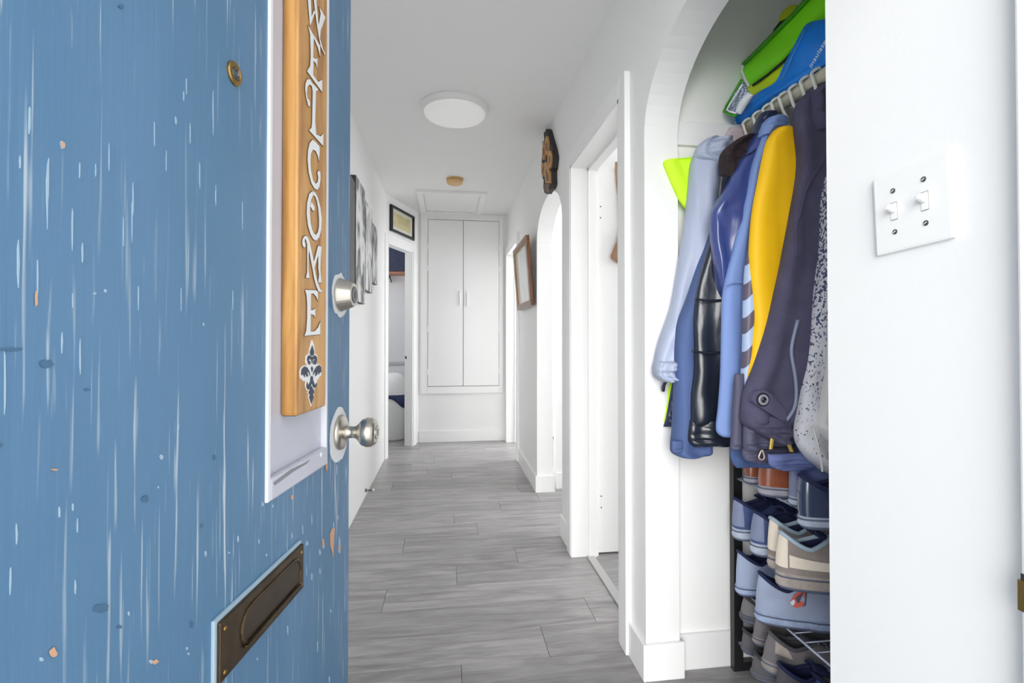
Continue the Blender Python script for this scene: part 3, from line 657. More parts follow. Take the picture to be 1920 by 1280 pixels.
# mail slot
ms0, ms1, mh0, mh1 = .222, .430, .737, .803
mb = dbox('mail_slot', BRONZE, ms0, ms1, mh0, mh1, .001, .0085, fdoor, .0015); mb['label'] = 'dark bronze mail slot plate'
dbox('painted_edge', pmat('pale_blue_edge', rgb(176, 200, 216), .45), ms0-.001, ms1+.0045, mh0-.004, mh1+.0045, 0, .0042, fdoor, .001)
def stadium(s0, s1, h0, h1, o, n=8):
    r = (h1-h0)/2; c = (h0+h1)/2; pts = []
    for k in range(n+1): t = math.pi/2+math.pi*k/n; pts.append(D(s0+r+r*math.cos(t), c+r*math.sin(t), o))
    for k in range(n+1): t = -math.pi/2+math.pi*k/n; pts.append(D(s1-r+r*math.cos(t), c+r*math.sin(t), o))
    return pts
fl0, fl1, fh0, fh1 = ms0+.012, ms1-.040, mh0+.010, mh1-.012
bm = bmesh.new(); tube(bm, stadium(fl0, fl1, fh0, fh1, .0088), .0022, 8, closed=True); mesh_obj('flap_rim', bm, BRONZE, mb)
bm = bmesh.new(); prism(bm, stadium(fl0+.002, fl1-.002, fh0+.002, fh1-.002, .0085), DN*.0008); mesh_obj('mail_flap', bm, pmat('brown_flap', rgb(74, 62, 50), .35, .7, vary=.2, vscale=25), mb)
bm = bmesh.new(); frame_box(bm, PE, DD, ZU, DN, fl0+.006, fl1-.004, fh0+.001, fh0+.0045, .0092, .0135, .0012); mesh_obj('flap_lip', bm, BRONZE, mb)
for s_, h_ in ((ms1-.008, mh0+.008), (ms1-.008, mh1-.010), (ms0+.008, mh0+.008), (ms0+.008, mh1-.01)):
    bm = bmesh.new(); lathe(bm, D(s_, h_, .0085), DN, [(.0026, 0), (.0022, .001), (0, .0013)], 10); mesh_obj('screw', bm, BRASS, mb)
# hinges on the far-left edge
for hh in (.25, 1.05, 1.8):
    bm = bmesh.new(); tube(bm, [D(DWID+.004, hh-.05, -.03), D(DWID+.004, hh+.05, -.03)], .007, 10); mesh_obj('hinge', bm, STEEL, fdoor)

# ------------------------------------------------------------------ welcome sign
SGW = grain_mat('stained_pine', rgb(158, 106, 50), rgb(222, 168, 98), 9, 9, 1.1, 2.6, .35, 1.4)
OS = .0185  # front face offset from the door face
sa, _ = dp(558, 600, OS); sb_, _ = dp(612, 600, OS); _, sh0 = dp(560, 779, OS); sh1 = sh0+.69
sign = thing('welcome_sign', 'vertical stained wood board with white WELCOME lettering on the blue door', 'sign', D((sa+sb_)/2, sh0, 0))
bm = bmesh.new(); frame_box(bm, PE, DD, ZU, DN, sb_, sa, sh0, sh1, -.0055, OS, .004); board = mesh_obj('board', bm, SGW, sign)
bm = bmesh.new(); frame_box(bm, PE, DD, ZU, DN, sb_+.003, sa-.003, sh0-.0006, sh0+.004, -.004, OS-.003, .001); mesh_obj('burnt_edge', bm, pmat('burnt_edge', rgb(60, 36, 18), .6), board)
LETW = pmat('white_letter_paint', rgb(246, 246, 246), .45); LETB = pmat('letter_outline', rgb(92, 66, 44), .6); NAVY = pmat('navy_emblem', rgb(62, 72, 88), .5)
cA = lambda u, v: (520+u/5.3333, v/5.3333)
cB = lambda u, v: (520+u/5.3333, 230+v/5.3333)
cC = lambda u, v: (540+u/6.4, 440+v/6.4)
cDm = lambda u, v: (540+u/7.533, 620+v/7.533)
def area2(p): return sum(a[0]*b[1]-b[0]*a[1] for a, b in zip(p, p[1:]+p[:1]))/2
def offset_poly(p, d):
    s = 1 if area2(p) > 0 else -1; n = len(p); out = []
    for i in range(n):
        a = Vector(p[i-1]); b = Vector(p[i]); c = Vector(p[(i+1) % n])
        e1 = (b-a); e2 = (c-b)
        if e1.length < 1e-6 or e2.length < 1e-6: out.append(tuple(b)); continue
        e1.normalize(); e2.normalize(); n1 = Vector((e1.y, -e1.x))*s; n2 = Vector((e2.y, -e2.x))*s
        m_ = n1+n2
        if m_.length < .3: m_ = n1.copy()
        else: m_.normalize()
        k = 1/max(.45, m_.dot(n1)); out.append(tuple(b+m_*d*k))
    return out
def letter(name, polys, f, parent=None):
    par = None; base = None
    for i, pl in enumerate(polys):
        pp = [f(*q) for q in pl]; pp = [dp(u, v, OS) for u, v in pp]
        bm = bmesh.new(); prism(bm, [D(s, h, OS+.0006) for s, h in pp], DN*.0007); o_ = mesh_obj(name, bm, LETW, sign if base is None else base)
        base = base or o_
        bm = bmesh.new(); tube(bm, [D(s, h, OS+.0008) for s, h in pp], .00065, 5, closed=True); mesh_obj('letter_outline', bm, LETB, base)
    return base
letter('letter_w', [[(262, -230), (300, -225), (318, -150), (328, 0), (335, 165), (358, 100), (374, 115), (320, 265), (306, 130), (296, 0), (286, -140)],
                    [(330, -215), (372, -215), (380, -60), (386, 60), (405, 245), (425, 135), (408, 65), (475, 175), (428, 300), (420, 385), (450, 490), (477, 545), (462, 545), (425, 465), (400, 340), (372, 150), (356, 0), (346, -120)]], cA)
letter('letter_e', [[(297, 250), (420, 455), (422, 578), (398, 480), (357, 385), (352, 575), (376, 588), (395, 578), (392, 690), (375, 630), (355, 610), (352, 750), (400, 818), (442, 795), (442, 925), (288, 712), (318, 660), (325, 560), (318, 340)]], cA)
letter('letter_l', [[(345, 835), (318, 790), (290, 790), (272, 835), (268, 890), (278, 970), (300, 1060), (316, 1070), (322, 1030), (308, 990), (296, 985), (288, 930), (296, 868), (315, 848), (336, 862), (344, 910), (338, 1226), (332, 1276), (308, 1304), (452, 1464), (455, 1331), (425, 1361), (382, 1341), (372, 1226), (380, 915), (404, 895)]], cA)
letter('letter_c', [[(415, 238), (380, 195), (345, 168), (315, 200), (297, 280), (293, 370), (305, 500), (330, 600), (360, 655), (392, 675), (415, 640), (425, 560), (423, 495), (405, 470), (390, 500), (400, 540), (395, 590), (375, 608), (350, 570), (330, 480), (325, 390), (330, 310), (350, 272), (375, 285), (395, 330), (410, 395), (416, 300)]], cB)
oo = [(345, 680), (310, 710), (288, 800), (283, 900), (295, 1020), (320, 1110), (350, 1165), (380, 1182), (410, 1150), (432, 1070), (438, 960), (425, 850), (400, 750), (370, 695)]
oi_ = [(352, 728), (335, 760), (322, 830), (318, 900), (325, 990), (340, 1060), (358, 1105), (377, 1118), (395, 1095), (407, 1040), (408, 960), (400, 860), (385, 780), (368, 735)]
oring = oo+[oo[0]]+[oi_[0]]+oi_[::-1]
oring = oo + [(346.5, 680.4), (353, 728.2)] + oi_[::-1]
letter('letter_o', [oring, [(321, 835), (335, 862), (350, 888), (366, 870), (365, 835), (350, 815), (338, 790), (328, 790)]], cB)
letter('letter_m', [[(160, 90), (165, 50), (180, 20), (205, 8), (230, 25), (250, 80), (275, 190), (302, 320), (345, 150), (352, 128), (398, 145), (385, 260), (380, 420), (395, 575), (352, 570), (362, 470), (352, 400), (352, 250), (320, 360), (310, 400), (325, 480), (350, 580), (380, 655), (405, 668), (385, 692), (355, 680), (325, 610), (300, 510), (283, 410), (262, 300), (242, 190), (238, 260), (237, 420), (250, 522), (202, 515), (217, 450), (220, 300), (218, 120), (205, 60), (193, 50), (190, 80), (203, 120), (198, 150), (180, 155), (165, 130)]], cC)
letter('letter_e', [[(192, 658), (320, 662), (350, 680), (350, 795), (325, 740), (295, 705), (268, 705), (265, 905), (295, 898), (318, 878), (318, 998), (298, 962), (265, 952), (262, 1160), (310, 1155), (350, 1110), (380, 1035), (378, 1195), (185, 1215), (208, 1150), (218, 1000), (218, 820), (210, 720)]], cC)
# scroll emblem
def emb(name, pl, mat, o0, par):
    bm = bmesh.new(); prism(bm, [D(*dp(*cDm(*q), OS), OS+o0) for q in pl], DN*.0006); return mesh_obj(name, bm, mat, par)
eb_ = emb('scroll_emblem', [(333, 120), (358, 190), (375, 300), (362, 330), (390, 325), (412, 370), (405, 450), (390, 478), (430, 465), (465, 500), (470, 570), (462, 630), (430, 655), (425, 690), (405, 680), (402, 760), (385, 810), (352, 828), (375, 850), (355, 880), (362, 920), (320, 1070), (278, 930), (290, 900), (263, 870), (288, 842), (255, 840), (236, 780), (240, 700), (215, 712), (165, 665), (158, 590), (175, 520), (220, 485), (262, 498), (240, 440), (248, 350), (283, 325), (288, 300), (310, 190)], LETW, .0002, sign)
eb_['label'] = 'navy and white scroll emblem'
for pl in ([(333, 205), (360, 300), (345, 352), (312, 352), (297, 300)],
           [(258, 400), (268, 355), (293, 345), (330, 372), (370, 343), (400, 375), (397, 440), (375, 478), (348, 470), (345, 420), (375, 415), (360, 395), (338, 410), (330, 470), (318, 410), (295, 395), (280, 420), (305, 430), (303, 478), (275, 470)],
           [(172, 600), (182, 540), (220, 502), (260, 518), (290, 570), (305, 640), (280, 590), (255, 565), (275, 640), (250, 650), (232, 590), (225, 660), (200, 610), (180, 630)],
           [(462, 590), (458, 510), (430, 482), (390, 508), (352, 570), (342, 625), (380, 570), (372, 640), (400, 620), (415, 570), (422, 620), (445, 580)],
           [(325, 500), (345, 530), (328, 585), (312, 530)],
           [(310, 640), (338, 640), (345, 700), (370, 770), (395, 730), (395, 770), (375, 808), (348, 800), (322, 735), (296, 825), (262, 828), (248, 780), (258, 720), (275, 770), (300, 720)],
           [(320, 775), (362, 862), (342, 890), (352, 935), (319, 1035), (289, 940), (300, 900), (278, 880)]):
    emb('emblem_fill', pl, NAVY, .0009, eb_)

# ------------------------------------------------------------------ niche: shelf, rod
RX, RZ = 1.0, 1.818
struct_sh = thing('closet_shelf', 'white shelf board at the top of the coat niche', 'shelf', (1.16, 1.12, 1.845))
box('shelf_board', TRIM, 1.035, NXB, .68, NYW, 1.846, 1.864, struct_sh, .002)
rod = thing('clothes_rod', 'pale wooden clothes rod across the coat niche', 'rod', (RX, 1.13, RZ))
bm = bmesh.new(); tube(bm, [(RX, .70, RZ), (RX, 1.1, RZ-.003), (RX, NYW-.002, RZ)], .0185, 20); mesh_obj('dowel', bm, grain_mat('pale_dowel_wood', rgb(196, 190, 168), rgb(218, 212, 192), 20, 2, 20, 3, .5), rod, True)
bm = bmesh.new(); lathe(bm, Vector((RX, NYW, RZ)), (0, -1, 0), [(.03, 0), (.03, .006), (.024, .012)], 24); mesh_obj('rod_cup', bm, TRIM, rod, True)

# hangers: hook over the rod, neck and shoulders inside the garment
HANGP = pmat('white_hanger_plastic', rgb(232, 232, 224), .35)
hang_labels = ['white hanger hook farthest along the rod, carrying the neon vest and grey jacket', 'white hanger hook of the slate navy coat', 'white hanger hook of the black leather jacket',
               'white hanger hook of the shiny navy jacket', 'white hanger hook of the light blue coat', 'white hanger hook of the yellow and charcoal jacket',
               'white hanger hook of the dark wool coat', 'white hanger hook nearest the switch wall, holding the tweed knit']
HY = [1.509, 1.455, 1.405, 1.365, 1.33, 1.287, 1.241, 1.199]
for hy, lb in zip(HY, hang_labels):
    t = thing('coat_hanger', lb, 'hanger', (RX, hy, RZ), 'white hangers on the clothes rod')
    pts = []; R_ = .0245
    for k in range(19):
        a = math.radians(-55+k*14.5); pts.append((RX+R_*math.cos(a), hy+.004*math.sin(k), RZ+R_*math.sin(a)))
    pts = [(p_[0], p_[1], p_[2]) for p_ in pts]
    pts += [(RX-.012, hy, RZ-.032), (RX, hy, RZ-.05), (RX, hy, RZ-.075)]
    bm = bmesh.new(); tube(bm, pts, .0045, 8); mesh_obj('hook', bm, HANGP, t, True)
    bm = bmesh.new(); tube(bm, [(RX-.012, hy, RZ-.082), (RX-.006, hy, RZ-.078), (RX, hy, RZ-.075), (RX+.06, hy, RZ-.10), (RX+.15, hy, RZ-.15)], .005, 8); mesh_obj('shoulder_bar', bm, HANGP, t, True)

# ------------------------------------------------------------------ garments
def cloth(name, mat, Y, rows, th=.05, parent=None, yoff=0, fold=.006, nf=3.0, ph=0, m=64, N=64, xmax=1.275, p_end=.75, open_bottom=False):
    """soft garment piece hanging in the plane y=Y. rows: (row pixel, left pixel, right pixel or None = mirrored about the rod)"""
    pts = []
    for r in rows:
        a = ony(r[1], r[0], Y)
        if r[2] is None: b = Vector((min(2*RX-a.x, xmax), Y, a.z))
        else: b = ony(r[2], r[0], Y)
        pts.append((a.x, b.x, (a.z+b.z)/2))
    pts = catmull(pts, m); bm = bmesh.new(); prev = None; fold *= 1.7
    for j, (xa, xb, z) in enumerate(pts):
        f = j/(m-1); xb = max(xb, xa+.004)
        c = (xa+xb)/2; h = (xb-xa)/2
        tt = th*(min(1, (f/.10)**.5*.7+.3) if f < .10 else 1.0)
        if not open_bottom and f > .95: tt *= max(.35, 1-(f-.95)*11)
        ring = []
        for k in range(N):
            t = 2*math.pi*k/N; cc, ss = math.cos(t), math.sin(t)
            x = c+h*math.copysign(abs(cc)**p_end, cc); y = math.copysign(abs(ss)**.7, ss)
            w_ = fold*abs(ss)*(math.sin(nf*2*math.pi*(x-xa)/.30+ph+1.2*math.sin(f*4+ph))*.6+math.sin(nf*5.1*(x-xa)/.30+ph*2.3+2.6*f*math.sin(ph+3*f))*.5
                               + .55*math.sin(9*f+14*x+ph)*math.sin(21*f+ph*1.7-9*x))
            nz = mnoise.noise(Vector((x*17+ph*3, f*4.2+x*3, ph)))+.5*mnoise.noise(Vector((x*36, f*9-x*6, ph+5)))
            w_ += abs(ss)**.6*fold*.9*nz*(1.25-abs(nz))
            ring.append(bm.verts.new((x, Y+yoff-y*(tt/2)-w_*(1 if ss > 0 else .4), z+.004*math.sin(11*(x-xa)+ph)*f)))
        if prev:
            for k in range(N): bm.faces.new((prev[k], prev[(k+1) % N], ring[(k+1) % N], ring[k]))
        else: bm.faces.new(ring)
        prev = ring
    bm.faces.new(prev[::-1])
    return mesh_obj(name, bm, mat, parent, True)
def ptube(name, mat, Y, pts, r, parent, n=20, seg=8):
    P = catmull([tuple(ony(u, v, Y)) for u, v in pts], n); bm = bmesh.new(); tube(bm, P, r, seg); return mesh_obj(name, bm, mat, parent, True)
def ppoly(name, mat, Y, pts, th, parent, bev=0):
    bm = bmesh.new(); prism(bm, [ony(u, v, Y) for u, v in pts], (0, th, 0)); return mesh_obj(name, bm, mat, parent)

NEON = pmat('neon_yellow_fabric', rgb(205, 250, 40), .7)
GREYJ = pmat('pale_grey_blue_nylon', rgb(166, 175, 198), .5, bump=0.55, bscale=9, stretch=(1, 1, .45), vary=.05, vscale=8)
SLATE = pmat('slate_navy_cotton', rgb(72, 92, 138), .75, bump=0.5, bscale=8, stretch=(1, 1, .45), vary=.12, vscale=6)
LEATH = pmat('black_leather', rgb(30, 36, 48), .3, bump=0.6, bscale=12, stretch=(1, 1, .45), spec=.7, vary=.25, vscale=9)
FUR = pmat('brown_fleece', rgb(48, 36, 40), .95, bump=.9, bscale=160, vary=.3, vscale=90)
SHINY = pmat('shiny_navy_shell', rgb(58, 74, 136), .3, bump=0.35, bscale=7, stretch=(1, 1, .45), spec=.7, coat=.15)
SHINYD = pmat('dark_navy_shell', rgb(38, 46, 78), .4)
LBLUE = pmat('light_blue_cotton', rgb(124, 150, 206), .7, bump=0.4, bscale=7, stretch=(1, 1, .45), vary=.05, vscale=5)
YELL = pmat('yellow_shell', rgb(255, 200, 4), .6, bump=.04, bscale=30)
CHAR = pmat('charcoal_shell', rgb(84, 84, 108), .65, bump=0.45, bscale=9, stretch=(1, 1, .45), vary=.08, vscale=8)
WOOL = pmat('charcoal_wool', rgb(80, 78, 104), .85, bump=.25, bscale=220, vary=.16, vscale=14)
NAVC = pmat('navy_canvas', rgb(70, 92, 140), .75, bump=0.5, bscale=10, stretch=(1, 1, .45), vary=.1, vscale=8)
LAVC = pmat('lavender_blue_lining', rgb(104, 116, 168), .7, vary=.1, vscale=10)
WCLO = pmat('white_cotton', rgb(236, 234, 230), .8, bump=0.5, bscale=9, stretch=(1, 1, .45))
def tweed():
    m = bpy.data.materials.new('speckled_knit'); m.use_nodes = True; n, l = nodes(m); b = n['Principled BSDF']
    tc = n.new('ShaderNodeTexCoord'); mp = n.new('ShaderNodeMapping'); mp.inputs['Scale'].default_value = (1.6, 1, .9); mp.inputs['Rotation'].default_value = (0, .6, 0); l.new(tc.outputs['Object'], mp.inputs[0])
    v = n.new('ShaderNodeTexNoise'); v.inputs['Scale'].default_value = 135; v.inputs['Detail'].default_value = 2; l.new(mp.outputs[0], v.inputs['Vector'])
    sep = n.new('ShaderNodeSeparateXYZ'); l.new(tc.outputs['Object'], sep.inputs[0])
    hgt = n.new('ShaderNodeMapRange'); hgt.inputs[1].default_value = .83; hgt.inputs[2].default_value = 1.25; hgt.inputs[3].default_value = .655; hgt.inputs[4].default_value = .50; l.new(sep.outputs[2], hgt.inputs[0])
    sub = n.new('ShaderNodeMath'); sub.operation = 'SUBTRACT'; l.new(v.outputs['Fac'], sub.inputs[0]); l.new(hgt.outputs[0], sub.inputs[1])
    mr = n.new('ShaderNodeMapRange'); mr.inputs[1].default_value = 0; mr.inputs[2].default_value = .03; l.new(sub.outputs[0], mr.inputs[0])
    mx = n.new('ShaderNodeMix'); mx.data_type = 'RGBA'; l.new(mr.outputs[0], mx.inputs[0]); mx.inputs[6].default_value = rgb(224, 224, 230); mx.inputs[7].default_value = rgb(74, 84, 120)
    l.new(mx.outputs[2], b.inputs['Base Color']); b.inputs['Roughness'].default_value = .9
    bn = n.new('ShaderNodeBump'); bn.inputs['Strength'].default_value = .3; bn.inputs['Distance'].default_value = .004; l.new(v.outputs['Fac'], bn.inputs['Height']); l.new(bn.outputs[0], b.inputs['Normal'])
    return m
TWEED = tweed()
def stripes():
    m = bpy.data.materials.new('diagonal_stripe_tape'); m.use_nodes = True; n, l = nodes(m); b = n['Principled BSDF']
    tc = n.new('ShaderNodeTexCoord'); sep = n.new('ShaderNodeSeparateXYZ'); l.new(tc.outputs['Object'], sep.inputs[0])
    a = n.new('ShaderNodeMath'); a.operation = 'MULTIPLY_ADD'; a.inputs[1].default_value = -1.15; l.new(sep.outputs[0], a.inputs[0]); l.new(sep.outputs[2], a.inputs[2])
    k = n.new('ShaderNodeMath'); k.operation = 'MULTIPLY'; k.inputs[1].default_value = 11.0; l.new(a.outputs[0], k.inputs[0])
    f = n.new('ShaderNodeMath'); f.operation = 'FRACT'; l.new(k.outputs[0], f.inputs[0])
    g = n.new('ShaderNodeMath'); g.operation = 'GREATER_THAN'; g.inputs[1].default_value = .48; l.new(f.outputs[0], g.inputs[0])
    mx = n.new('ShaderNodeMix'); mx.data_type = 'RGBA'; l.new(g.outputs[0], mx.inputs[0]); mx.inputs[6].default_value = rgb(96, 88, 104); mx.inputs[7].default_value = rgb(176, 194, 226)
    l.new(mx.outputs[2], b.inputs['Base Color']); b.inputs['Roughness'].default_value = .45
    return m
STRIPE = stripes()
ZIPG = pmat('zip_gold', rgb(214, 188, 90), .4, .5); ZIPD = pmat('zip_dark', rgb(40, 42, 50), .4, .4)

def garment(name, label, cat, Y, zb): return thing(name, label, cat, (RX, Y, zb), 'garments hanging in the coat niche')

g = garment('safety_vest', 'neon yellow garment with dark lining behind the pale grey jacket', 'vest', 1.552, .9)
cloth('vest_body', NEON, 1.548, [(290, 1335, None), (330, 1318, None), (400, 1305, None), (600, 1295, None), (690, 1262, None), (714, 1250, None), (760, 1244, None), (798, 1238, None)], .03, g, ph=.4)
cloth('cap_sleeve', NEON, 1.535, [(297, 1296, 1345), (301, 1266, 1345), (306, 1244, 1345), (330, 1252, 1345), (362, 1266, 1345), (385, 1279, 1340), (396, 1290, 1335)], .035, g, fold=.003)
cloth('dark_lining', SHINYD, 1.532, [(690, 1268, 1320), (730, 1258, 1320), (770, 1251, 1320), (799, 1244, 1320)], .02, g)
ptube('zip', ZIPD, 1.515, [(1250, 712), (1245, 722), (1243, 730)], .005, g)
strip_y('zip_tab', ZIPD, [(722, 1241, 1247), (728, 1240, 1247), (734, 1241, 1246)], 1.51, .006, g)

g = garment('grey_jacket', 'pale grey-blue hooded jacket with gathered cuff, outermost toward the hall', 'jacket', 1.505, .93)
cloth('jacket_body', GREYJ, 1.512, [(280, 1340, None), (300, 1325, None), (400, 1318, None), (600, 1308, None), (700, 1302, None), (780, 1300, None)], .04, g, ph=1)
cloth('sleeve', GREYJ, 1.497, [(272, 1322, 1362), (286, 1306, 1364), (310, 1297, 1364), (360, 1292, 1360), (410, 1287, 1355), (460, 1280, 1345), (520, 1270, 1335), (570, 1261, 1325), (610, 1248, 1312), (640, 1237, 1302), (670, 1230, 1296), (690, 1228, 1290), (704, 1231, 1284), (714, 1250, 1280)], .085, g, fold=.007, nf=4, ph=2.1)
cloth('hood', GREYJ, 1.482, [(262, 1330, 1358), (266, 1318, 1368), (276, 1309, 1378), (288, 1304, 1384), (300, 1306, 1388), (312, 1330, 1386), (322, 1344, 1380)], .085, g, fold=.006, nf=5, ph=.5)
cloth('cuff', GREYJ, 1.485, [(676, 1229, 1292), (690, 1226, 1290), (706, 1229, 1286), (716, 1243, 1282)], .095, g, fold=.006, nf=9, ph=.2)
cloth('pocket_flap', pmat('pink_grey_tape', rgb(205, 188, 192), .7), 1.53, [(240, 1368, 1405), (255, 1360, 1408), (275, 1358, 1405)], .02, g, fold=.002)

g = garment('navy_coat', 'slate navy coat with the longest straight sleeve, beside the leather jacket', 'coat', 1.455, .76)
cloth('coat_body', SLATE, 1.468, [(290, 1375, None), (330, 1358, None), (420, 1348, None), (600, 1330, None), (800, 1322, None)], .035, g, ph=2)
cloth('sleeve', SLATE, 1.445, [(300, 1372, 1420), (340, 1356, 1410), (400, 1341, 1400), (440, 1330, 1385), (500, 1309, 1370), (560, 1289, 1356), (605, 1272, 1348), (640, 1268, 1344), (700, 1266, 1340), (800, 1262, 1334), (835, 1259, 1332), (850, 1261, 1331), (858, 1276, 1322)], .075, g, fold=.006, nf=3, ph=.9)
cloth('cuff_tab', SLATE, 1.405, [(826, 1260, 1280), (842, 1259, 1280), (848, 1262, 1278)], .012, g, fold=.001)

g = garment('leather_jacket', 'glossy black leather jacket with brown fleece collar', 'jacket', 1.41, .78)
cloth('jacket_body', LEATH, 1.418, [(300, 1385, None), (340, 1364, None), (420, 1337, None), (480, 1319, None), (540, 1304, None), (600, 1297, None), (650, 1298, None), (700, 1297, None), (740, 1292, None), (780, 1291, None), (800, 1292, None)], .06, g, yoff=-.014, fold=.008, nf=3, ph=1.4)
for v_, u0 in ((560, 1302), (658, 1298)):
    ptube('seam', LEATH, 1.368, [(u0, v_), (u0+25, v_+3), (u0+60, v_+2), (u0+90, v_-3)], .0035, g)
cloth('waistband', LEATH, 1.412, [(784, 1291, None), (796, 1289, None), (815, 1287, None), (828, 1289, None), (838, 1300, None)], .075, g, fold=.004, nf=5, ph=.3)
cloth('fleece_collar', FUR, 1.392, [(258, 1392, 1420), (266, 1376, 1418), (282, 1358, 1412), (298, 1351, 1406), (318, 1354, 1398), (340, 1359, 1390)], .07, g, fold=.006, nf=5)
strip_y('leather_lapel', LEATH, [(330, 1349, 1368), (380, 1344, 1364), (430, 1338, 1358)], 1.375, .012, g)

g = garment('shiny_jacket', 'shiny dark blue shell jacket between leather jacket and light blue coat', 'jacket', 1.37, .95)
cloth('jacket_body', SHINYD, 1.382, [(225, 1432, None), (260, 1412, None), (320, 1392, None), (400, 1372, None), (500, 1366, None), (620, 1366, None)], .03, g, ph=.3)
cloth('sleeve', SHINY, 1.365, [(238, 1422, 1448), (262, 1408, 1444), (300, 1388, 1436), (345, 1364, 1428), (380, 1344, 1418), (402, 1334, 1412), (430, 1333, 1405), (470, 1337, 1398), (510, 1343, 1388), (540, 1349, 1380), (562, 1356, 1372)], .065, g, fold=.008, nf=3.5, ph=2.6)
ptube('shoulder_seam', SHINYD, 1.332, [(1391, 292), (1402, 290), (1414, 283), (1421, 272)], .0025, g)
cloth('collar', SHINYD, 1.36, [(212, 1428, 1452), (224, 1421, 1452), (240, 1414, 1448), (256, 1409, 1444)], .05, g, fold=.003)

g = garment('light_blue_coat', 'light blue cotton coat hanging left of the yellow sleeved jacket', 'coat', 1.335, .79)
cloth('coat_body', LBLUE, 1.335, [(228, 1442, None), (250, 1428, None), (290, 1415, None), (340, 1403, None), (400, 1391, None), (460, 1376, None), (520, 1361, None), (560, 1354, None), (600, 1353, None), (700, 1351, None), (760, 1347, None), (800, 1343, None), (814, 1346, None), (821, 1356, None)], .05, g, fold=.008, nf=2.4, ph=.7)
ptube('sleeve_seam', LBLUE, 1.306, [(1362, 535), (1375, 530), (1392, 529)], .002, g)
cloth('collar', LBLUE, 1.325, [(222, 1440, 1470), (232, 1432, 1472), (246, 1427, 1470), (258, 1424, 1462)], .06, g, fold=.003)

g = garment('navy_parka', 'navy canvas coat whose hem shows below the yellow jacket above brown shoes', 'coat', 1.312, .74)
cloth('coat_body', NAVC, 1.312, [(300, 1440, None), (600, 1408, None), (760, 1392, None), (800, 1374, None), (845, 1369, None), (866, 1372, None), (879, 1380, None)], .03, g, fold=.004, ph=1.9)
ptube('zip_pull', pmat('pull_ring', rgb(226, 205, 190), .3, .4), 1.232, [(1428, 843), (1424, 852), (1423, 858), (1428, 862), (1433, 858), (1432, 851), (1429, 843)], .0022, g)

g = garment('yellow_jacket', 'charcoal jacket with bright yellow sleeve panel and diagonal striped edge', 'jacket', 1.285, .77)
cloth('jacket_body', CHAR, 1.287, [(236, 1452, None), (262, 1438, None), (330, 1422, None), (400, 1409, None), (480, 1400, None), (560, 1397, None), (640, 1396, None), (700, 1394, None), (760, 1392, None), (800, 1391, None), (838, 1390, None), (850, 1394, None)], .045, g, fold=.005, ph=.2)
cloth('striped_tape', STRIPE, 1.272, [(470, 1402, 1428), (520, 1396, 1430), (580, 1394, 1430), (640, 1393, 1426), (690, 1391, 1418), (740, 1389, 1404), (756, 1390, 1400)], .03, g, fold=.002)
cloth('yellow_sleeve', YELL, 1.262, [(240, 1464, 1488), (243, 1455, 1491), (252, 1447, 1494), (268, 1438, 1497), (300, 1430, 1502), (345, 1421, 1502), (400, 1411, 1496), (460, 1406, 1480), (520, 1405, 1466), (560, 1409, 1458), (600, 1411, 1448), (650, 1407, 1434), (700, 1400, 1416), (730, 1397, 1404), (776, 1390, 1394)], .045, g, fold=.003, nf=2, ph=.6)
cloth('yellow_hem_patch', YELL, 1.212, [(780, 1460, 1500), (790, 1458, 1500), (797, 1464, 1500)], .02, g, fold=.001)
strip_y('zip', ZIPG, [(812, 1446, 1452), (826, 1444, 1451), (842, 1442, 1448)], 1.196, .006, g)
strip_y('zip', ZIPG, [(793, 1467, 1472), (815, 1470, 1477), (832, 1475, 1482), (847, 1481, 1488)], 1.2, .006, g)
cloth('hem_band', CHAR, 1.262, [(838, 1392, 1520), (850, 1392, 1520), (862, 1400, 1518), (868, 1430, 1500)], .03, g, fold=.003, nf=3)
cloth('side_vent', CHAR, 1.268, [(700, 1378, 1394), (760, 1374, 1392), (820, 1371, 1390), (838, 1370, 1388), (842, 1374, 1384)], .02, g, fold=.002)

g = garment('wool_coat', 'dark charcoal wool coat with buttoned cuff strap', 'coat', 1.24, .78)
cloth('coat_body', WOOL, 1.247, [(168, 1520, None), (190, 1506, None), (230, 1497, None), (300, 1503, None), (400, 1500, None), (600, 1495, None), (760, 1490, None)], .035, g, ph=3.1)
cloth('sleeve', WOOL, 1.228, [(176, 1512, 1566), (196, 1496, 1572), (225, 1490, 1576), (262, 1495, 1578), (305, 1498, 1580), (350, 1494, 1580), (400, 1485, 1576), (460, 1473, 1570), (520, 1461, 1564), (580, 1447, 1556), (640, 1431, 1546), (690, 1414, 1536), (730, 1398, 1520), (760, 1393, 1508), (786, 1392, 1492), (800, 1396, 1480)], .07, g, fold=.006, nf=3, ph=1.1)
cloth('cuff', WOOL, 1.225, [(772, 1392, 1488), (790, 1393, 1482), (803, 1404, 1479), (816, 1425, 1477), (830, 1448, 1473)], .078, g, fold=.003, nf=4, ph=.4)
cloth('lower_cuff', CHAR, 1.24, [(798, 1394, 1452), (815, 1394, 1450), (832, 1394, 1446), (843, 1398, 1442)], .03, g, fold=.004, nf=4)
ppoly('cuff_strap', WOOL, 1.172, [(1410, 742), (1418, 733), (1432, 731), (1446, 738), (1474, 770), (1476, 790), (1462, 786), (1424, 762), (1411, 752)], .012, g)
S_HOLE = pmat('thread', rgb(170, 170, 180), .6)
bb = ony(1430, 749, 1.171)
bm = bmesh.new(); lathe(bm, bb, (0, -1, 0), [(.0135, 0), (.0145, .003), (.0125, .006), (.0105, .005), (.009, .0045), (0, .0045)], 28); bt = mesh_obj('button', bm, pmat('horn_button', rgb(150, 148, 160), .25, spec=.8), g, True)
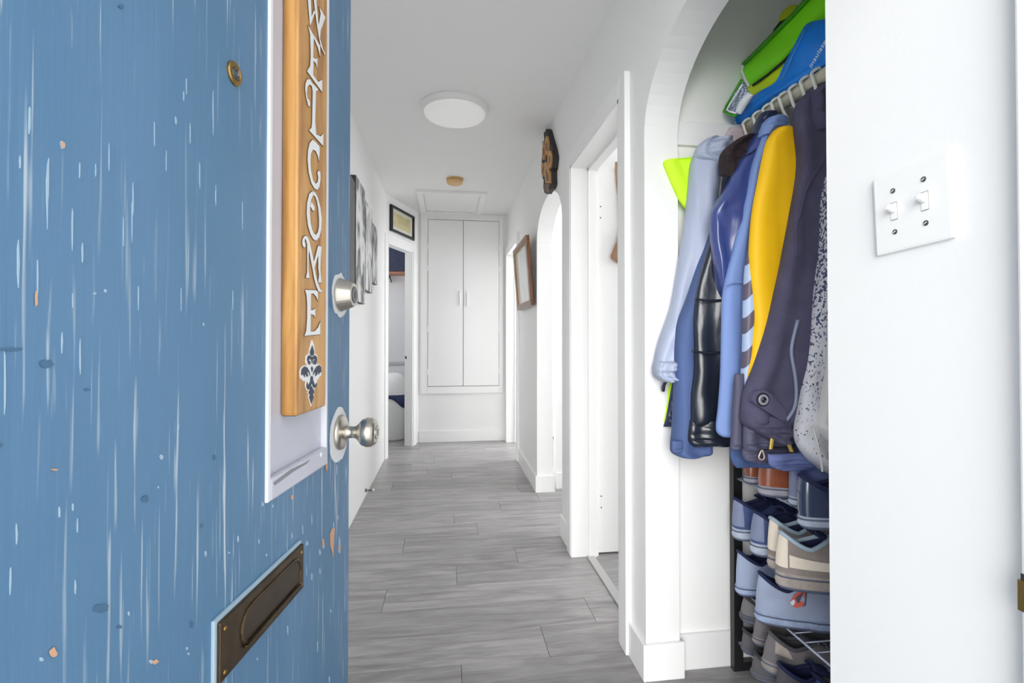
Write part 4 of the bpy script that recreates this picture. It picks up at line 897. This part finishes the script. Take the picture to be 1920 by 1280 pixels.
bm = bmesh.new(); lathe(bm, bb, (0, -1, 0), [(.0172, -.001), (.0176, .002), (.0146, .0035), (.0144, .001)], 28); mesh_obj('button_rim', bm, ZIPD, bt, True)
bm = bmesh.new(); lathe(bm, bb, (0, -1, 0), [(.0075, .004), (.0075, .0052), (0, .0056)], 20); mesh_obj('button_centre', bm, ZIPD, bt, True)
for dx, dz in ((-.003, .003), (.003, -.003)):
    bm = bmesh.new(); lathe(bm, bb+Vector((dx, 0, dz)), (0, -1, 0), [(.0012, .005), (.0012, .006), (0, .0062)], 8); mesh_obj('button_hole', bm, S_HOLE, bt)
ptube('seam', WOOL, 1.187, [(1552, 296), (1530, 322), (1513, 352), (1502, 395), (1493, 430), (1494, 480)], .0022, g)
cloth('collar', WOOL, 1.225, [(150, 1534, 1580), (165, 1520, 1580), (190, 1510, 1576), (225, 1510, 1570), (255, 1518, 1565)], .075, g, fold=.008, nf=3)
ptube('sleeve_piping', pmat('pale_piping_grey', rgb(140, 146, 172), .4), 1.176, [(1496, 600), (1486, 640), (1484, 665), (1490, 700), (1493, 735), (1489, 765), (1474, 788)], .0045, g)

g = garment('blue_shirt', 'lavender blue cloth hem draped over boots at right of the rack', 'shirt', 1.222, .72)
cloth('shirt_body', LAVC, 1.222, [(640, 1545, None), (760, 1522, None), (840, 1500, None), (866, 1490, None), (884, 1489, None), (900, 1496, None), (912, 1512, None), (916, 1526, None)], .03, g, fold=.007, nf=4, ph=.8)
cloth('hem_flap', LAVC, 1.2, [(850, 1440, 1520), (868, 1442, 1530), (876, 1452, 1530), (882, 1470, 1520)], .02, g, fold=.003)

g = garment('speckled_sweater', 'white knit sweater with dark speckles fading toward its hem', 'sweater', 1.19, .74)
cloth('sweater_body', TWEED, 1.182, [(215, 1590, None), (270, 1570, None), (340, 1553, None), (450, 1541, None), (560, 1528, None), (620, 1520, None), (680, 1511, None), (740, 1502, None), (780, 1495, None), (812, 1491, None), (838, 1497, None), (862, 1514, None), (880, 1536, None), (892, 1556, None)], .06, g, fold=.009, nf=2.5, ph=1.7)
ptube('hem_seam', WCLO, 1.146, [(1524, 800), (1534, 836), (1540, 866), (1542, 884)], .003, g)

g = garment('white_shirt', 'plain white cotton sleeve nearest the switch wall', 'shirt', 1.14, .82)
cloth('shirt_body', WCLO, 1.14, [(440, 1572, None), (560, 1562, None), (680, 1552, None), (720, 1546, None), (750, 1541, None), (785, 1537, None), (800, 1534, None), (815, 1542, None), (830, 1554, None), (836, 1565, None)], .045, g, fold=.006, nf=4, ph=.9)

# ------------------------------------------------------------------ bags on the shelf (soft slabs standing in planes x = const, leaning over the shelf front)
def soft_x(name, mat, X, rows, th, parent, fold=.004, m=30, N=28, ph=0, lean=0.0):
    """rows: ((u,v) one edge, (u,v) other edge); thickness along x"""
    pts = []
    for (ua, va), (ub, vb) in rows:
        a = onx(ua, va, X); b = onx(ub, vb, X); pts.append((a.y, a.z, b.y, b.z))
    pts = catmull(pts, m); bm = bmesh.new(); prev = None
    for j, (ay, az, by, bz) in enumerate(pts):
        f = j/(m-1); ring = []; tt = th*(.25+.75*math.sin(math.pi*min(max(f, .0), 1))**.5)
        for k in range(N):
            t = 2*math.pi*k/N; cc, ss = math.cos(t), math.sin(t); q = .5+.5*math.copysign(abs(cc)**.7, cc)
            xx = X-tt/2*math.copysign(abs(ss)**.75, ss)+fold*abs(ss)*(math.sin(9*f+7*q+ph)+.6*math.sin(23*q+5*f+ph*2))+lean*f
            ring.append(bm.verts.new((xx, ay+(by-ay)*q, az+(bz-az)*q)))
        if prev:
            for k in range(N): bm.faces.new((prev[k], prev[(k+1) % N], ring[(k+1) % N], ring[k]))
        else: bm.faces.new(ring)
        prev = ring
    bm.faces.new(prev[::-1])
    return mesh_obj(name, bm, mat, parent, True)
BLUEB = pmat('royal_blue_nonwoven', rgb(12, 132, 236), .5, bump=0.7, bscale=14, stretch=(1, 1, .45), vary=.18, vscale=7)
GREENB = pmat('lime_green_shell', rgb(140, 246, 20), .5, vary=.05, vscale=6)
GREEND = pmat('dark_green_edge', rgb(60, 150, 14), .5)
LIMEY = pmat('lime_yellow_strap', rgb(214, 242, 14), .55)
t = thing('insulated_bag', 'royal blue insulated shopping bag slumped along the shelf edge', 'bag', (1.03, 1.25, 1.865), 'bags on the niche shelf')
soft_x('bag_body', BLUEB, 1.0, [((1368, 240), (1372, 212)), ((1392, 228), (1398, 192)), ((1420, 206), (1430, 170)), ((1450, 186), (1462, 152)), ((1480, 168), (1478, 122)), ((1510, 148), (1496, 82)), ((1540, 128), (1512, 46)), ((1570, 108), (1545, 36)), ((1610, 84), (1590, 30))], .034, t, .005)
ptube_pts = [onx(u, v, .974) for u, v in ((1372, 240), (1374, 226), (1380, 212), (1390, 204))]
bm = bmesh.new(); tube(bm, ptube_pts, .003, 8); mesh_obj('piping', bm, pmat('pale_piping', rgb(150, 190, 215), .5), t, True)
bm = bmesh.new(); tube(bm, [onx(u, v, .977) for u, v in ((1508, 56), (1500, 76), (1488, 100), (1476, 126), (1466, 150))], .0016, 6); mesh_obj('stitch_line', bm, pmat('pale_stitch', rgb(90, 170, 225), .5), t, True)
# printed word on the bag, running up the front
tx = bpy.data.curves.new('bag_print', 'FONT'); tx.body = 'insulated bag'; tx.size = .021; tx.extrude = .0006; tx.space_character = 1.05
to = bpy.data.objects.new('bag_print', tx); COL.objects.link(to)
p0 = onx(1521, 128, .972); p1 = onx(1550, 78, .972); ex = (p1-p0).normalized(); ez = Vector((-1, 0, 0)); ey = ez.cross(ex).normalized(); ex = ey.cross(ez)
M_ = Matrix((ex, ey, ez)).transposed().to_4x4(); M_.translation = p0
dg = bpy.context.evaluated_depsgraph_get(); me = bpy.data.meshes.new_from_object(to.evaluated_get(dg)); bpy.data.objects.remove(to)
me.transform(M_); to = bpy.data.objects.new('printed_word', me); COL.objects.link(to); me.materials.clear(); me.materials.append(pmat('white_print', rgb(240, 248, 255), .5)); adopt(to, t)

t = thing('cooler_bag', 'bright lime green cooler bag with white piping and yellow strap on shelf', 'bag', (1.09, 1.25, 1.865), 'bags on the niche shelf')
soft_x('bag_body', GREENB, 1.034, [((1402, 160), (1392, 132)), ((1416, 156), (1396, 116)), ((1440, 140), (1420, 96)), ((1470, 116), (1450, 66)), ((1500, 84), (1490, 26)), ((1530, 60), (1520, -8)), ((1580, 40), (1570, -50)), ((1640, 10), (1620, -80))], .04, t, .002, lean=0)
bm = bmesh.new(); tube(bm, [onx(u, v, .998) for u, v in ((1404, 162), (1396, 146), (1391, 133), (1393, 122))], .0042, 8); mesh_obj('white_piping', bm, MOULD, t, True)
bm = bmesh.new(); tube(bm, [onx(u, v, 1.008) for u, v in ((1394, 120), (1419, 96), (1449, 66), (1489, 26), (1519, -8), (1569, -50))], .007, 8); mesh_obj('rim_edge', bm, GREEND, t, True)
soft_x('strap', LIMEY, 1.008, [((1406, 183), (1400, 162)), ((1424, 176), (1418, 156)), ((1444, 164), (1440, 142)), ((1462, 148), (1460, 128)), ((1480, 130), (1476, 118))], .014, t, .001)
bm = bmesh.new(); tube(bm, [onx(u, v, .997) for u, v in ((1412, 160), (1440, 140), (1470, 114), (1500, 82))], .004, 6); mesh_obj('zip', bm, DARK, t, True)

MESHM = bpy.data.materials.new('mesh_net'); MESHM.use_nodes = True
n_, l_ = nodes(MESHM); b_ = n_['Principled BSDF']; tc_ = n_.new('ShaderNodeTexCoord'); ck = n_.new('ShaderNodeTexVoronoi'); ck.inputs['Scale'].default_value = 190; ck.inputs['Randomness'].default_value = .2
l_.new(tc_.outputs['Object'], ck.inputs['Vector']); rp = n_.new('ShaderNodeValToRGB'); rp.color_ramp.elements[0].color = rgb(30, 44, 84); rp.color_ramp.elements[1].color = rgb(200, 214, 232); rp.color_ramp.elements[0].position = .35; rp.color_ramp.elements[1].position = .6
l_.new(ck.outputs['Distance'], rp.inputs[0]); l_.new(rp.outputs[0], b_.inputs['Base Color'])
t = thing('mesh_pouch', 'white and navy mesh pouch with green trim at the shelf far end', 'pouch', (1.05, 1.52, 1.86), 'bags on the niche shelf')
soft_x('pouch_body', MESHM, .945, [((1378, 216), (1362, 208)), ((1386, 202), (1372, 190)), ((1394, 186), (1384, 168)), ((1402, 172), (1394, 152))], .03, t, .001)
bm = bmesh.new(); tube(bm, [onx(u, v, .932) for u, v in ((1380, 217), (1366, 214), (1357, 209), (1362, 198), (1374, 178), (1390, 150))], .0045, 8); mesh_obj('green_trim', bm, GREEND, t, True)
bm = bmesh.new(); tube(bm, [onx(u, v, .928) for u, v in ((1380, 212), (1368, 209), (1363, 206), (1368, 196), (1380, 178), (1392, 158))], .003, 8); mesh_obj('white_piping', bm, MOULD, t, True)
soft_x('white_side', MOULD, .94, [((1388, 214), (1378, 214)), ((1394, 204), (1384, 202)), ((1404, 188), (1394, 184)), ((1412, 178), (1402, 172))], .02, t, .001)

t = thing('tennis_ball_cap', 'lime yellow ball with dark strap peeking over the green bag', 'ball', (1.16, 1.30, 1.87))
c_ = onx(1484, 34, 1.095)
bm = bmesh.new(); bmesh.ops.create_uvsphere(bm, u_segments=28, v_segments=16, radius=.036, matrix=Matrix.Translation(c_)); mesh_obj('ball', bm, pmat('felt_lime', rgb(214, 228, 40), .9, bump=.4, bscale=200), t, True)
bm = bmesh.new(); tube(bm, [onx(u, v, 1.06) for u, v in ((1446, 72), (1454, 56), (1464, 44), (1472, 38))], [.003, .006, .007, .004], 8); mesh_obj('dark_strap', bm, DARK, t, True)

# ------------------------------------------------------------------ shoe rack
RF = .967; RB = 1.245; RY0, RY1 = .74, 1.536
rk = thing('shoe_rack', 'black framed shoe rack with white wire shelves under the coats', 'shoe rack', (1.1, 1.14, 0))
for yy in (RY1+.001, RY0-.026):
    bm = bmesh.new()
    bx(bm, .952, .984, yy, yy+.024, 0, .83, .0015); bx(bm, 1.232, 1.262, yy, yy+.024, 0, .83, .0015)
    bx(bm, .984, 1.232, yy, yy+.024, 0, .028, .0015); bx(bm, .984, 1.232, yy, yy+.024, .80, .83, .0015)
    mesh_obj('end_frame', bm, BLACK, rk)
SHZ = [.641, .470, .281, .097]
wire_me = None
for sz in SHZ:
    shf = bpy.data.objects.new('wire_shelf', None); COL.objects.link(shf); shf.empty_display_size = .02; shf.location = (1.1, 1.14, sz); adopt(shf, rk); ROOTM[shf.name] = Matrix.Translation((1.1, 1.14, sz))
    for xx in (RF, RB):
        bm = bmesh.new(); tube(bm, [(xx, RY0, sz), (xx, RY1, sz)], .0032, 8); mesh_obj('rail', bm, WIRE, shf, True)
    bm = bmesh.new(); tube(bm, [(RF, RY1-.006, sz), (RF+.02, RY1+.004, sz)], .0032, 8); mesh_obj('end_clip', bm, WIRE, shf, True)
    y = RY0+.02
    while y < RY1-.01:
        if wire_me is None:
            bm = bmesh.new(); tube(bm, [(RF, 0, 0), (RB, 0, 0)], .0017, 6); o = mesh_obj('wire', bm, WIRE, None, True); wire_me = o.data
        else:
            o = bpy.data.objects.new('wire', wire_me); COL.objects.link(o)
        o.location = (0, y, sz-.0035); adopt(o, shf); y += .0435

# ------------------------------------------------------------------ shoes
def shoe(name, label, group, pos, rz=0, L=.275, W=.098, H=.085, st=.028, throat=.46, sole=None, upper=None, lining=None, lace=None, nlace=4, accents=(), tongue=True, pitch=0, heel=0, roll=0, collar=None, mirror=1):
    t = thing(name, label, 'shoe', pos, group)
    M = Matrix.Translation(Vector(pos)) @ Matrix.Rotation(rz, 4, 'Z') @ Matrix.Rotation(pitch, 4, 'Y') @ Matrix.Rotation(roll, 4, 'X')
    def out(bm, nm, mat, par=t, smooth=True):
        bmesh.ops.transform(bm, matrix=M, verts=bm.verts[:]); return mesh_obj(nm, bm, mat, par, smooth)
    NT = 48; NV = 14
    def spring(x): return .016*max(0, (x/L-.72)/.28)**2+heel*max(0, 1-x/L/.55)**1
    def outl(t_, k=1.0):
        c, s_ = math.cos(t_), math.sin(t_)
        x = L/2-L/2*k*math.copysign(abs(c)**.92, c); f = x/L
        wv = .74+.26*min(1, max(0, (f-.1)/.5))**1.0 - .06*max(0, (f-.8)/.2)
        y = W/2*wv*k*math.copysign(abs(s_)**.78, s_) + mirror*.010*math.sin(math.pi*f)*(1 if f > .5 else .4)
        return x, y
    # sole
    bm = bmesh.new(); rings = []
    for z, k in ((0, .95), (.004, .985), (st*.45, 1.015), (st*.6, .995), (st, 1.0)):
        rings.append([bm.verts.new((*outl(2*math.pi*i/NT, k), z+spring(outl(2*math.pi*i/NT)[0])*(1 if z < st*.7 else 1))) for i in range(NT)])
    for a, b in zip(rings, rings[1:]):
        for i in range(NT): bm.faces.new((a[i], a[(i+1) % NT], b[(i+1) % NT], b[i]))
    bm.faces.new(rings[0][::-1]); bm.faces.new(rings[-1])
    so = out(bm, 'sole', sole)
    bm = bmesh.new(); tube(bm, [(*outl(2*math.pi*i/NT, 1.004), st*.78+spring(outl(2*math.pi*i/NT)[0])) for i in range(NT)], .0022, 6, closed=True); out(bm, 'welt', WELT, so)
    bm = bmesh.new(); rg = []
    for z, k in ((-.0015, .95), (.0065, 1.004)): rg.append([bm.verts.new((*outl(2*math.pi*i/NT, k), z+spring(outl(2*math.pi*i/NT)[0]))) for i in range(NT)])
    for i in range(NT): bm.faces.new((rg[0][i], rg[0][(i+1) % NT], rg[1][(i+1) % NT], rg[1][i]))
    bm.faces.new(rg[0][::-1]); bm.faces.new(rg[1]); out(bm, 'outsole', WELT, so)
    x0 = .012; x1 = throat*L
    def coll(t_):
        c, s_ = math.cos(t_), math.sin(t_)
        x = (x0+x1)/2-(x1-x0)/2*c; y = W*.29*math.copysign(abs(s_)**.85, s_)*(1-.18*max(0, -c)) + mirror*.004
        z = st+H*(.90+.24*max(0, c)**1.3-.15*s_*s_*(1-.5*max(0, -c))+.10*max(0, -c)) + heel*max(0, 1-x/L/.55)
        return Vector((x, y, z))
    def surf(t_, v):
        ox, oy = outl(t_, .985); P0 = Vector((ox, oy, st-.002+spring(ox))); P3 = coll(t_)
        wt = min(1, max(0, (ox/L-throat)/(1-throat)))
        a = H*.45*(1-wt)+.040*wt
        P1 = P0+Vector((-.004*wt, 0, a)); be = .62*(1-wt)+.42*wt
        P2 = P3+Vector(((P0.x-P3.x)*be, (P0.y-P3.y)*be, -H*.30*(1-wt)-.016*wt))
        return P0*(1-v)**3+P1*3*v*(1-v)**2+P2*3*v*v*(1-v)+P3*v**3
    bm = bmesh.new(); rings = [[bm.verts.new(surf(2*math.pi*i/NT, j/(NV-1))) for i in range(NT)] for j in range(NV)]
    for a, b in zip(rings, rings[1:]):
        for i in range(NT): bm.faces.new((a[i], a[(i+1) % NT], b[(i+1) % NT], b[i]))
    up = out(bm, 'upper', upper)
    bm = bmesh.new(); rings = []
    for z, k in ((0, 1.0), (-.004, .93), (-.02, .9), (-H*.6, .86), (-H*.86, .8)):
        r_ = []
        for i in range(NT):
            p = coll(2*math.pi*i/NT); cx_ = (x0+x1)/2; r_.append(bm.verts.new((cx_+(p.x-cx_)*k, p.y*k, p.z+z)))
        rings.append(r_)
    for a, b in zip(rings, rings[1:]):
        for i in range(NT): bm.faces.new((b[i], b[(i+1) % NT], a[(i+1) % NT], a[i]))
    bm.faces.new(rings[-1]); out(bm, 'lining', lining)
    bm = bmesh.new(); tube(bm, [coll(2*math.pi*i/NT) for i in range(NT)], .0056, 8, closed=True); out(bm, 'collar', collar or lining)
    if tongue:
        bm = bmesh.new(); rows_ = []
        for j in range(7):
            f = j/6; xx = x1+.018-.052*f; zz = st+H*(.92+.36*f); hw = W*.20*(1+.18*f); 
            rows_.append([bm.verts.new((xx-.006*(abs(q)/3.0)**2, hw*q/3, zz-.010*(abs(q)/3.0)**2)) for q in range(-3, 4)])
        for a, b in zip(rows_, rows_[1:]):
            for i in range(6): bm.faces.new((a[i], a[i+1], b[i+1], b[i]))
        tg_ = out(bm, 'tongue', lining); md = tg_.modifiers.new('solid', 'SOLIDIFY'); md.thickness = .006
    if lace:
        for j in range(nlace):
            v = .93-.34*j/max(1, nlace-1); pts = []
            for q in range(7):
                tt = math.pi+(-1+2*q/6)*.36*(1-.25*j/max(1, nlace)); p = surf(tt, v); pts.append(p+Vector((.002*(1 if q % 2 else -1), 0, .0035)))
            bm = bmesh.new(); tube(bm, pts, .0024, 6); out(bm, 'lace', lace)
    for nm, t0, t1, v0, v1, mt in accents:
        bm = bmesh.new(); n1, n2 = 14, 6
        def pt(a, b):
            tt = t0+(t1-t0)*a; vv = v0+(v1-v0)*b; p = surf(tt, vv); e = .01
            nrm = (surf(tt+e, vv)-surf(tt-e, vv)).cross(surf(tt, min(1, vv+e))-surf(tt, max(0, vv-e)))
            if nrm.length > 0: nrm.normalize()
            c = Vector((p.x, 0, st)); 
            if nrm.dot(p-c) < 0: nrm = -nrm
            return p+nrm*.0016
        g_ = [[bm.verts.new(pt(i/(n1-1), j/(n2-1))) for i in range(n1)] for j in range(n2)]
        for a, b in zip(g_, g_[1:]):
            for i in range(n1-1): bm.faces.new((a[i], a[i+1], b[i+1], b[i]))
        out(bm, nm, mt, up)
    return t, M, surf, up

WELT = pmat('dark_rubber_line', rgb(92, 100, 122), .6)
def sm(name, c, r=.6, **k): return pmat(name, rgb(*c), r, **k)
S_NAVY = sm('shoe_navy', (66, 82, 128), .65, bump=.25, bscale=90, vary=.12, vscale=20); S_NAVYD = sm('shoe_navy_lining', (26, 34, 74), .8); S_GSOLE = sm('grey_rubber', (176, 186, 204), .5, vary=.12, vscale=30)
S_BRN = sm('brown_leather', (150, 82, 52), .22, spec=.7, vary=.22, vscale=14, coat=.3); S_BRND = sm('dark_brown_lining', (70, 34, 26), .6); S_DIRTY = sm('dusty_sole', (168, 166, 176), .7, vary=.15, vscale=40)
S_BLK = sm('navy_polished_leather', (42, 56, 88), .18, spec=.8, coat=.3); S_BOOT = sm('grey_boot', (128, 138, 168), .6, vary=.1, vscale=18)
S_BEI = sm('taupe_mesh', (150, 140, 134), .75, bump=.3, bscale=200, vary=.1, vscale=25); S_CREAM = sm('cream_overlay', (238, 226, 208), .55); S_TSOLE = sm('taupe_sole', (176, 164, 156), .7, vary=.18, vscale=40)
S_ICE = sm('pale_blue_lining', (170, 190, 205), .7)
S_PALE = sm('pale_blue_grey_suede', (164, 176, 202), .75, vary=.07, vscale=16, bump=.1, bscale=120); S_PSOLE = sm('dirty_pale_sole', (160, 176, 206), .6, vary=.2, vscale=40)
S_GREY = sm('grey_knit', (118, 114, 116), .75, bump=.3, bscale=150, vary=.1, vscale=20); S_GREYD = sm('dark_grey_foam', (82, 80, 86), .8); S_TAN = sm('tan_rubber', (150, 142, 138), .6, vary=.15, vscale=40)
S_SLIP = sm('grey_felt_slipper', (96, 94, 98), .9, bump=.2, bscale=200); S_SLIPL = sm('slipper_lining', (60, 58, 62), .9)
S_WHT = sm('white_overlay', (232, 236, 242), .5); S_DKGRN = sm('olive_canvas', (112, 108, 100), .8)
LCN = sm('navy_lace', (40, 52, 104), .7); LCG = sm('grey_lace', (120, 126, 150), .7); LCW = sm('white_lace', (220, 226, 236), .7)
HP = math.pi
h1, h2, h3, h4 = [z+.0035 for z in SHZ]
# tier under the coats
shoe('brown_leather_shoe', 'glossy brown leather shoe at the far end of the top wire shelf', 'shoes on the top wire shelf', (.955, 1.478, h1), 0.03, .28, .095, .075, .024, .50, S_DIRTY, S_BRN, S_BRND, None, 0, [('heel_counter', -.75, .75, .12, .8, S_BRN)], False)
shoe('brown_leather_shoe', 'glossy brown leather shoe with dusty sole beside the grey boot', 'shoes on the top wire shelf', (.925, 1.362, h1), -.05, .29, .105, .085, .030, .48, S_DIRTY, S_BRN, S_BRND, None, 0, [('heel_counter', -.8, .8, .12, .75, S_BRN)], False, mirror=-1)
shoe('grey_boot', 'grey blue ankle boot half covered by the lavender hem', 'shoes on the top wire shelf', (.95, 1.262, h1), .02, .28, .095, .125, .028, .42, S_GSOLE, S_BOOT, S_NAVYD, None, 0, [], False)
shoe('polished_shoe', 'polished dark navy leather shoe with pale sole overhanging the shelf', 'shoes on the top wire shelf', (.875, 1.128, h1-.004), -.12, .29, .100, .085, .030, .46, S_GSOLE, S_BLK, S_NAVYD, None, 0, [('heel_panel', -.7, .7, .1, .55, S_BLK)], False, pitch=-.05)
# second shelf
for px_, py_, lb, mi, rz in ((.905, 1.462, 'navy sneaker with grey sole at the far end of second shelf', 1, .10), (.895, 1.352, 'navy sneaker with grey sole in front of its twin on second shelf', -1, .08)):
    shoe('navy_sneaker', lb, 'shoes on the second wire shelf', (px_, py_, h2), rz, .285, .108, .078, .036, .48, S_GSOLE, S_NAVY, S_NAVYD, LCN, 5, [('heel_patch', -.55, .55, .1, .95, S_BOOT), ('side_panel', -1.9, -.7, .06, .45, S_NAVY)], True, mirror=mi)
for px_, py_, lb, mi, rz in ((.885, 1.262, 'taupe sneaker with cream overlays behind its twin', 1, -.05), (.845, 1.175, 'taupe sneaker with cream overlays in front, nearest the switch wall', -1, -.12)):
    shoe('taupe_sneaker', lb, 'shoes on the second wire shelf', (px_, py_, h2), rz, .285, .100, .086, .040, .46, S_TSOLE, S_BEI, S_NAVYD, LCW, 4, [('heel_overlay', -.5, .5, .15, .98, S_CREAM), ('side_overlay', -1.55, -.55, .18, .5, S_CREAM), ('toe_overlay', -2.7, -2.1, .02, .35, S_CREAM)], True, collar=S_ICE, mirror=mi)
# third shelf
shoe('slip_on_shoe', 'pale blue grey skate shoe at the far end of third shelf', 'shoes on the third wire shelf', (.93, 1.488, h3), .03, .285, .100, .092, .030, .46, S_PSOLE, S_PALE, S_NAVYD, LCN, 4, [('quarter_patch', -1.75, -.9, .35, .75, S_PALE)], True)
_, Ms, sf, up_ = shoe('slip_on_shoe', 'pale blue grey skate shoe with red faceted diamond logo on its side', 'shoes on the third wire shelf', (.90, 1.345, h3), -.16, .300, .106, .094, .032, .46, S_PSOLE, S_PALE, S_NAVYD, LCN, 5, [('quarter_patch', -1.2, -.55, .12, .55, S_PALE)], True, mirror=-1)
# faceted diamond logo, laid on the near side of the upper
LRED = sm('logo_red', (226, 108, 92), .5); LDK = sm('logo_dark', (84, 84, 104), .5)
from mathutils.bvhtree import BVHTree
bvh = BVHTree.FromPolygons([v.co.copy() for v in up_.data.vertices], [tuple(p.vertices) for p in up_.data.polygons])
def logo_poly(nm, pl, mt, o, par):
    """outline pressed onto the side of the shoe upper"""
    pts = []
    for a, b in pl:
        d_ = ray(1340+a/5.335, 1040+b/5.335).normalized(); hit = bvh.ray_cast(_C, d_)
        if hit[0] is None: continue
        nr = hit[1] if hit[1].dot(d_) < 0 else -hit[1]; pts.append(hit[0]+nr*o)
    bm = bmesh.new(); prism(bm, pts, Vector((0, -.0006, 0))); return mesh_obj(nm, bm, mt, par)
lg = logo_poly('diamond_logo', [(750, 470), (790, 400), (850, 360), (905, 325), (918, 385), (910, 500), (830, 525), (788, 518)], LRED, .002, up_); lg['label'] = 'red faceted diamond logo'
logo_poly('logo_facet', [(805, 430), (850, 395), (888, 365), (862, 425), (838, 480), (820, 470)], LDK, .003, up_)
logo_poly('logo_facet', [(752, 470), (780, 440), (800, 455), (792, 490), (770, 500)], S_WHT, .003, up_)
logo_poly('logo_facet', [(905, 330), (918, 385), (910, 500), (880, 515), (898, 460), (900, 390)], LDK, .003, up_)
#shoe('slip_on_shoe', 'blue grey shoe on the third shelf right behind the logo shoe', 'shoes on the third wire shelf', (.985, 1.215, h3), .05, .26, .095, .070, .024, .5, S_GSOLE, S_NAVY, S_NAVYD, None, 0, [], False)
shoe('navy_clog', 'dark navy clog under the third shelf wires at right', 'shoes on the bottom wire shelf', (.965, 1.20, h4), .05, .26, .098, .075, .026, .5, S_GSOLE, S_NAVY, S_NAVYD, LCW, 4, [], True)
# bottom shelf, shoes piled on slippers
shoe('felt_slipper', 'dark grey felt slipper against the rack frame on the bottom shelf', 'shoes on the bottom wire shelf', (.945, 1.482, h4), .02, .265, .092, .040, .020, .42, S_SLIP, S_SLIP, S_SLIPL, None, 0, [], False)
shoe('felt_slipper', 'dark grey felt slipper in front, overhanging the bottom shelf wire', 'shoes on the bottom wire shelf', (.905, 1.372, h4), -.14, .275, .096, .042, .022, .42, S_SLIP, S_SLIP, S_SLIPL, None, 0, [], False, mirror=-1)
shoe('grey_slip_on', 'dark grey slip-on lying on top of the pile below the third shelf', 'shoes on the bottom wire shelf', (.935, 1.478, h4+.108), -.10, .27, .090, .045, .022, .4, S_GREYD, S_GREY, S_SLIPL, None, 0, [], False, pitch=.10)
shoe('grey_sneaker', 'grey knit sneaker lying on the far slipper', 'shoes on the bottom wire shelf', (.945, 1.425, h4+.062), -.06, .27, .090, .062, .026, .46, S_TAN, S_GREY, S_GREYD, LCG, 4, [('side_patch', -1.5, -.9, .35, .8, S_DKGRN)], True, pitch=.06)
shoe('grey_sneaker', 'grey knit sneaker with pale heel patch lying on the front slipper', 'shoes on the bottom wire shelf', (.900, 1.318, h4+.060), -.2, .285, .096, .068, .032, .46, S_TAN, S_GREY, S_GREYD, LCG, 4, [('side_patch', -1.05, -.55, .4, .9, S_TSOLE)], True, pitch=.10, mirror=-1)
shoe('striped_sneaker', 'dark sneaker with white side stripe at right of the bottom shelf', 'shoes on the bottom wire shelf', (.885, 1.235, h4+.012), -.12, .285, .094, .075, .028, .46, S_TAN, S_GREYD, S_NAVYD, LCG, 4, [('side_stripe', -1.9, -.7, .30, .48, S_WHT)], True)
shoe('blue_shoe', 'blue canvas shoe on the floor below the bottom shelf at right', 'shoes on the bottom wire shelf', (.845, 1.105, h4), -.1, .27, .095, .08, .026, .48, S_GSOLE, S_NAVY, S_NAVYD, LCW, 4, [('side_stripe', -1.4, -.8, .2, .6, S_WHT)], True)
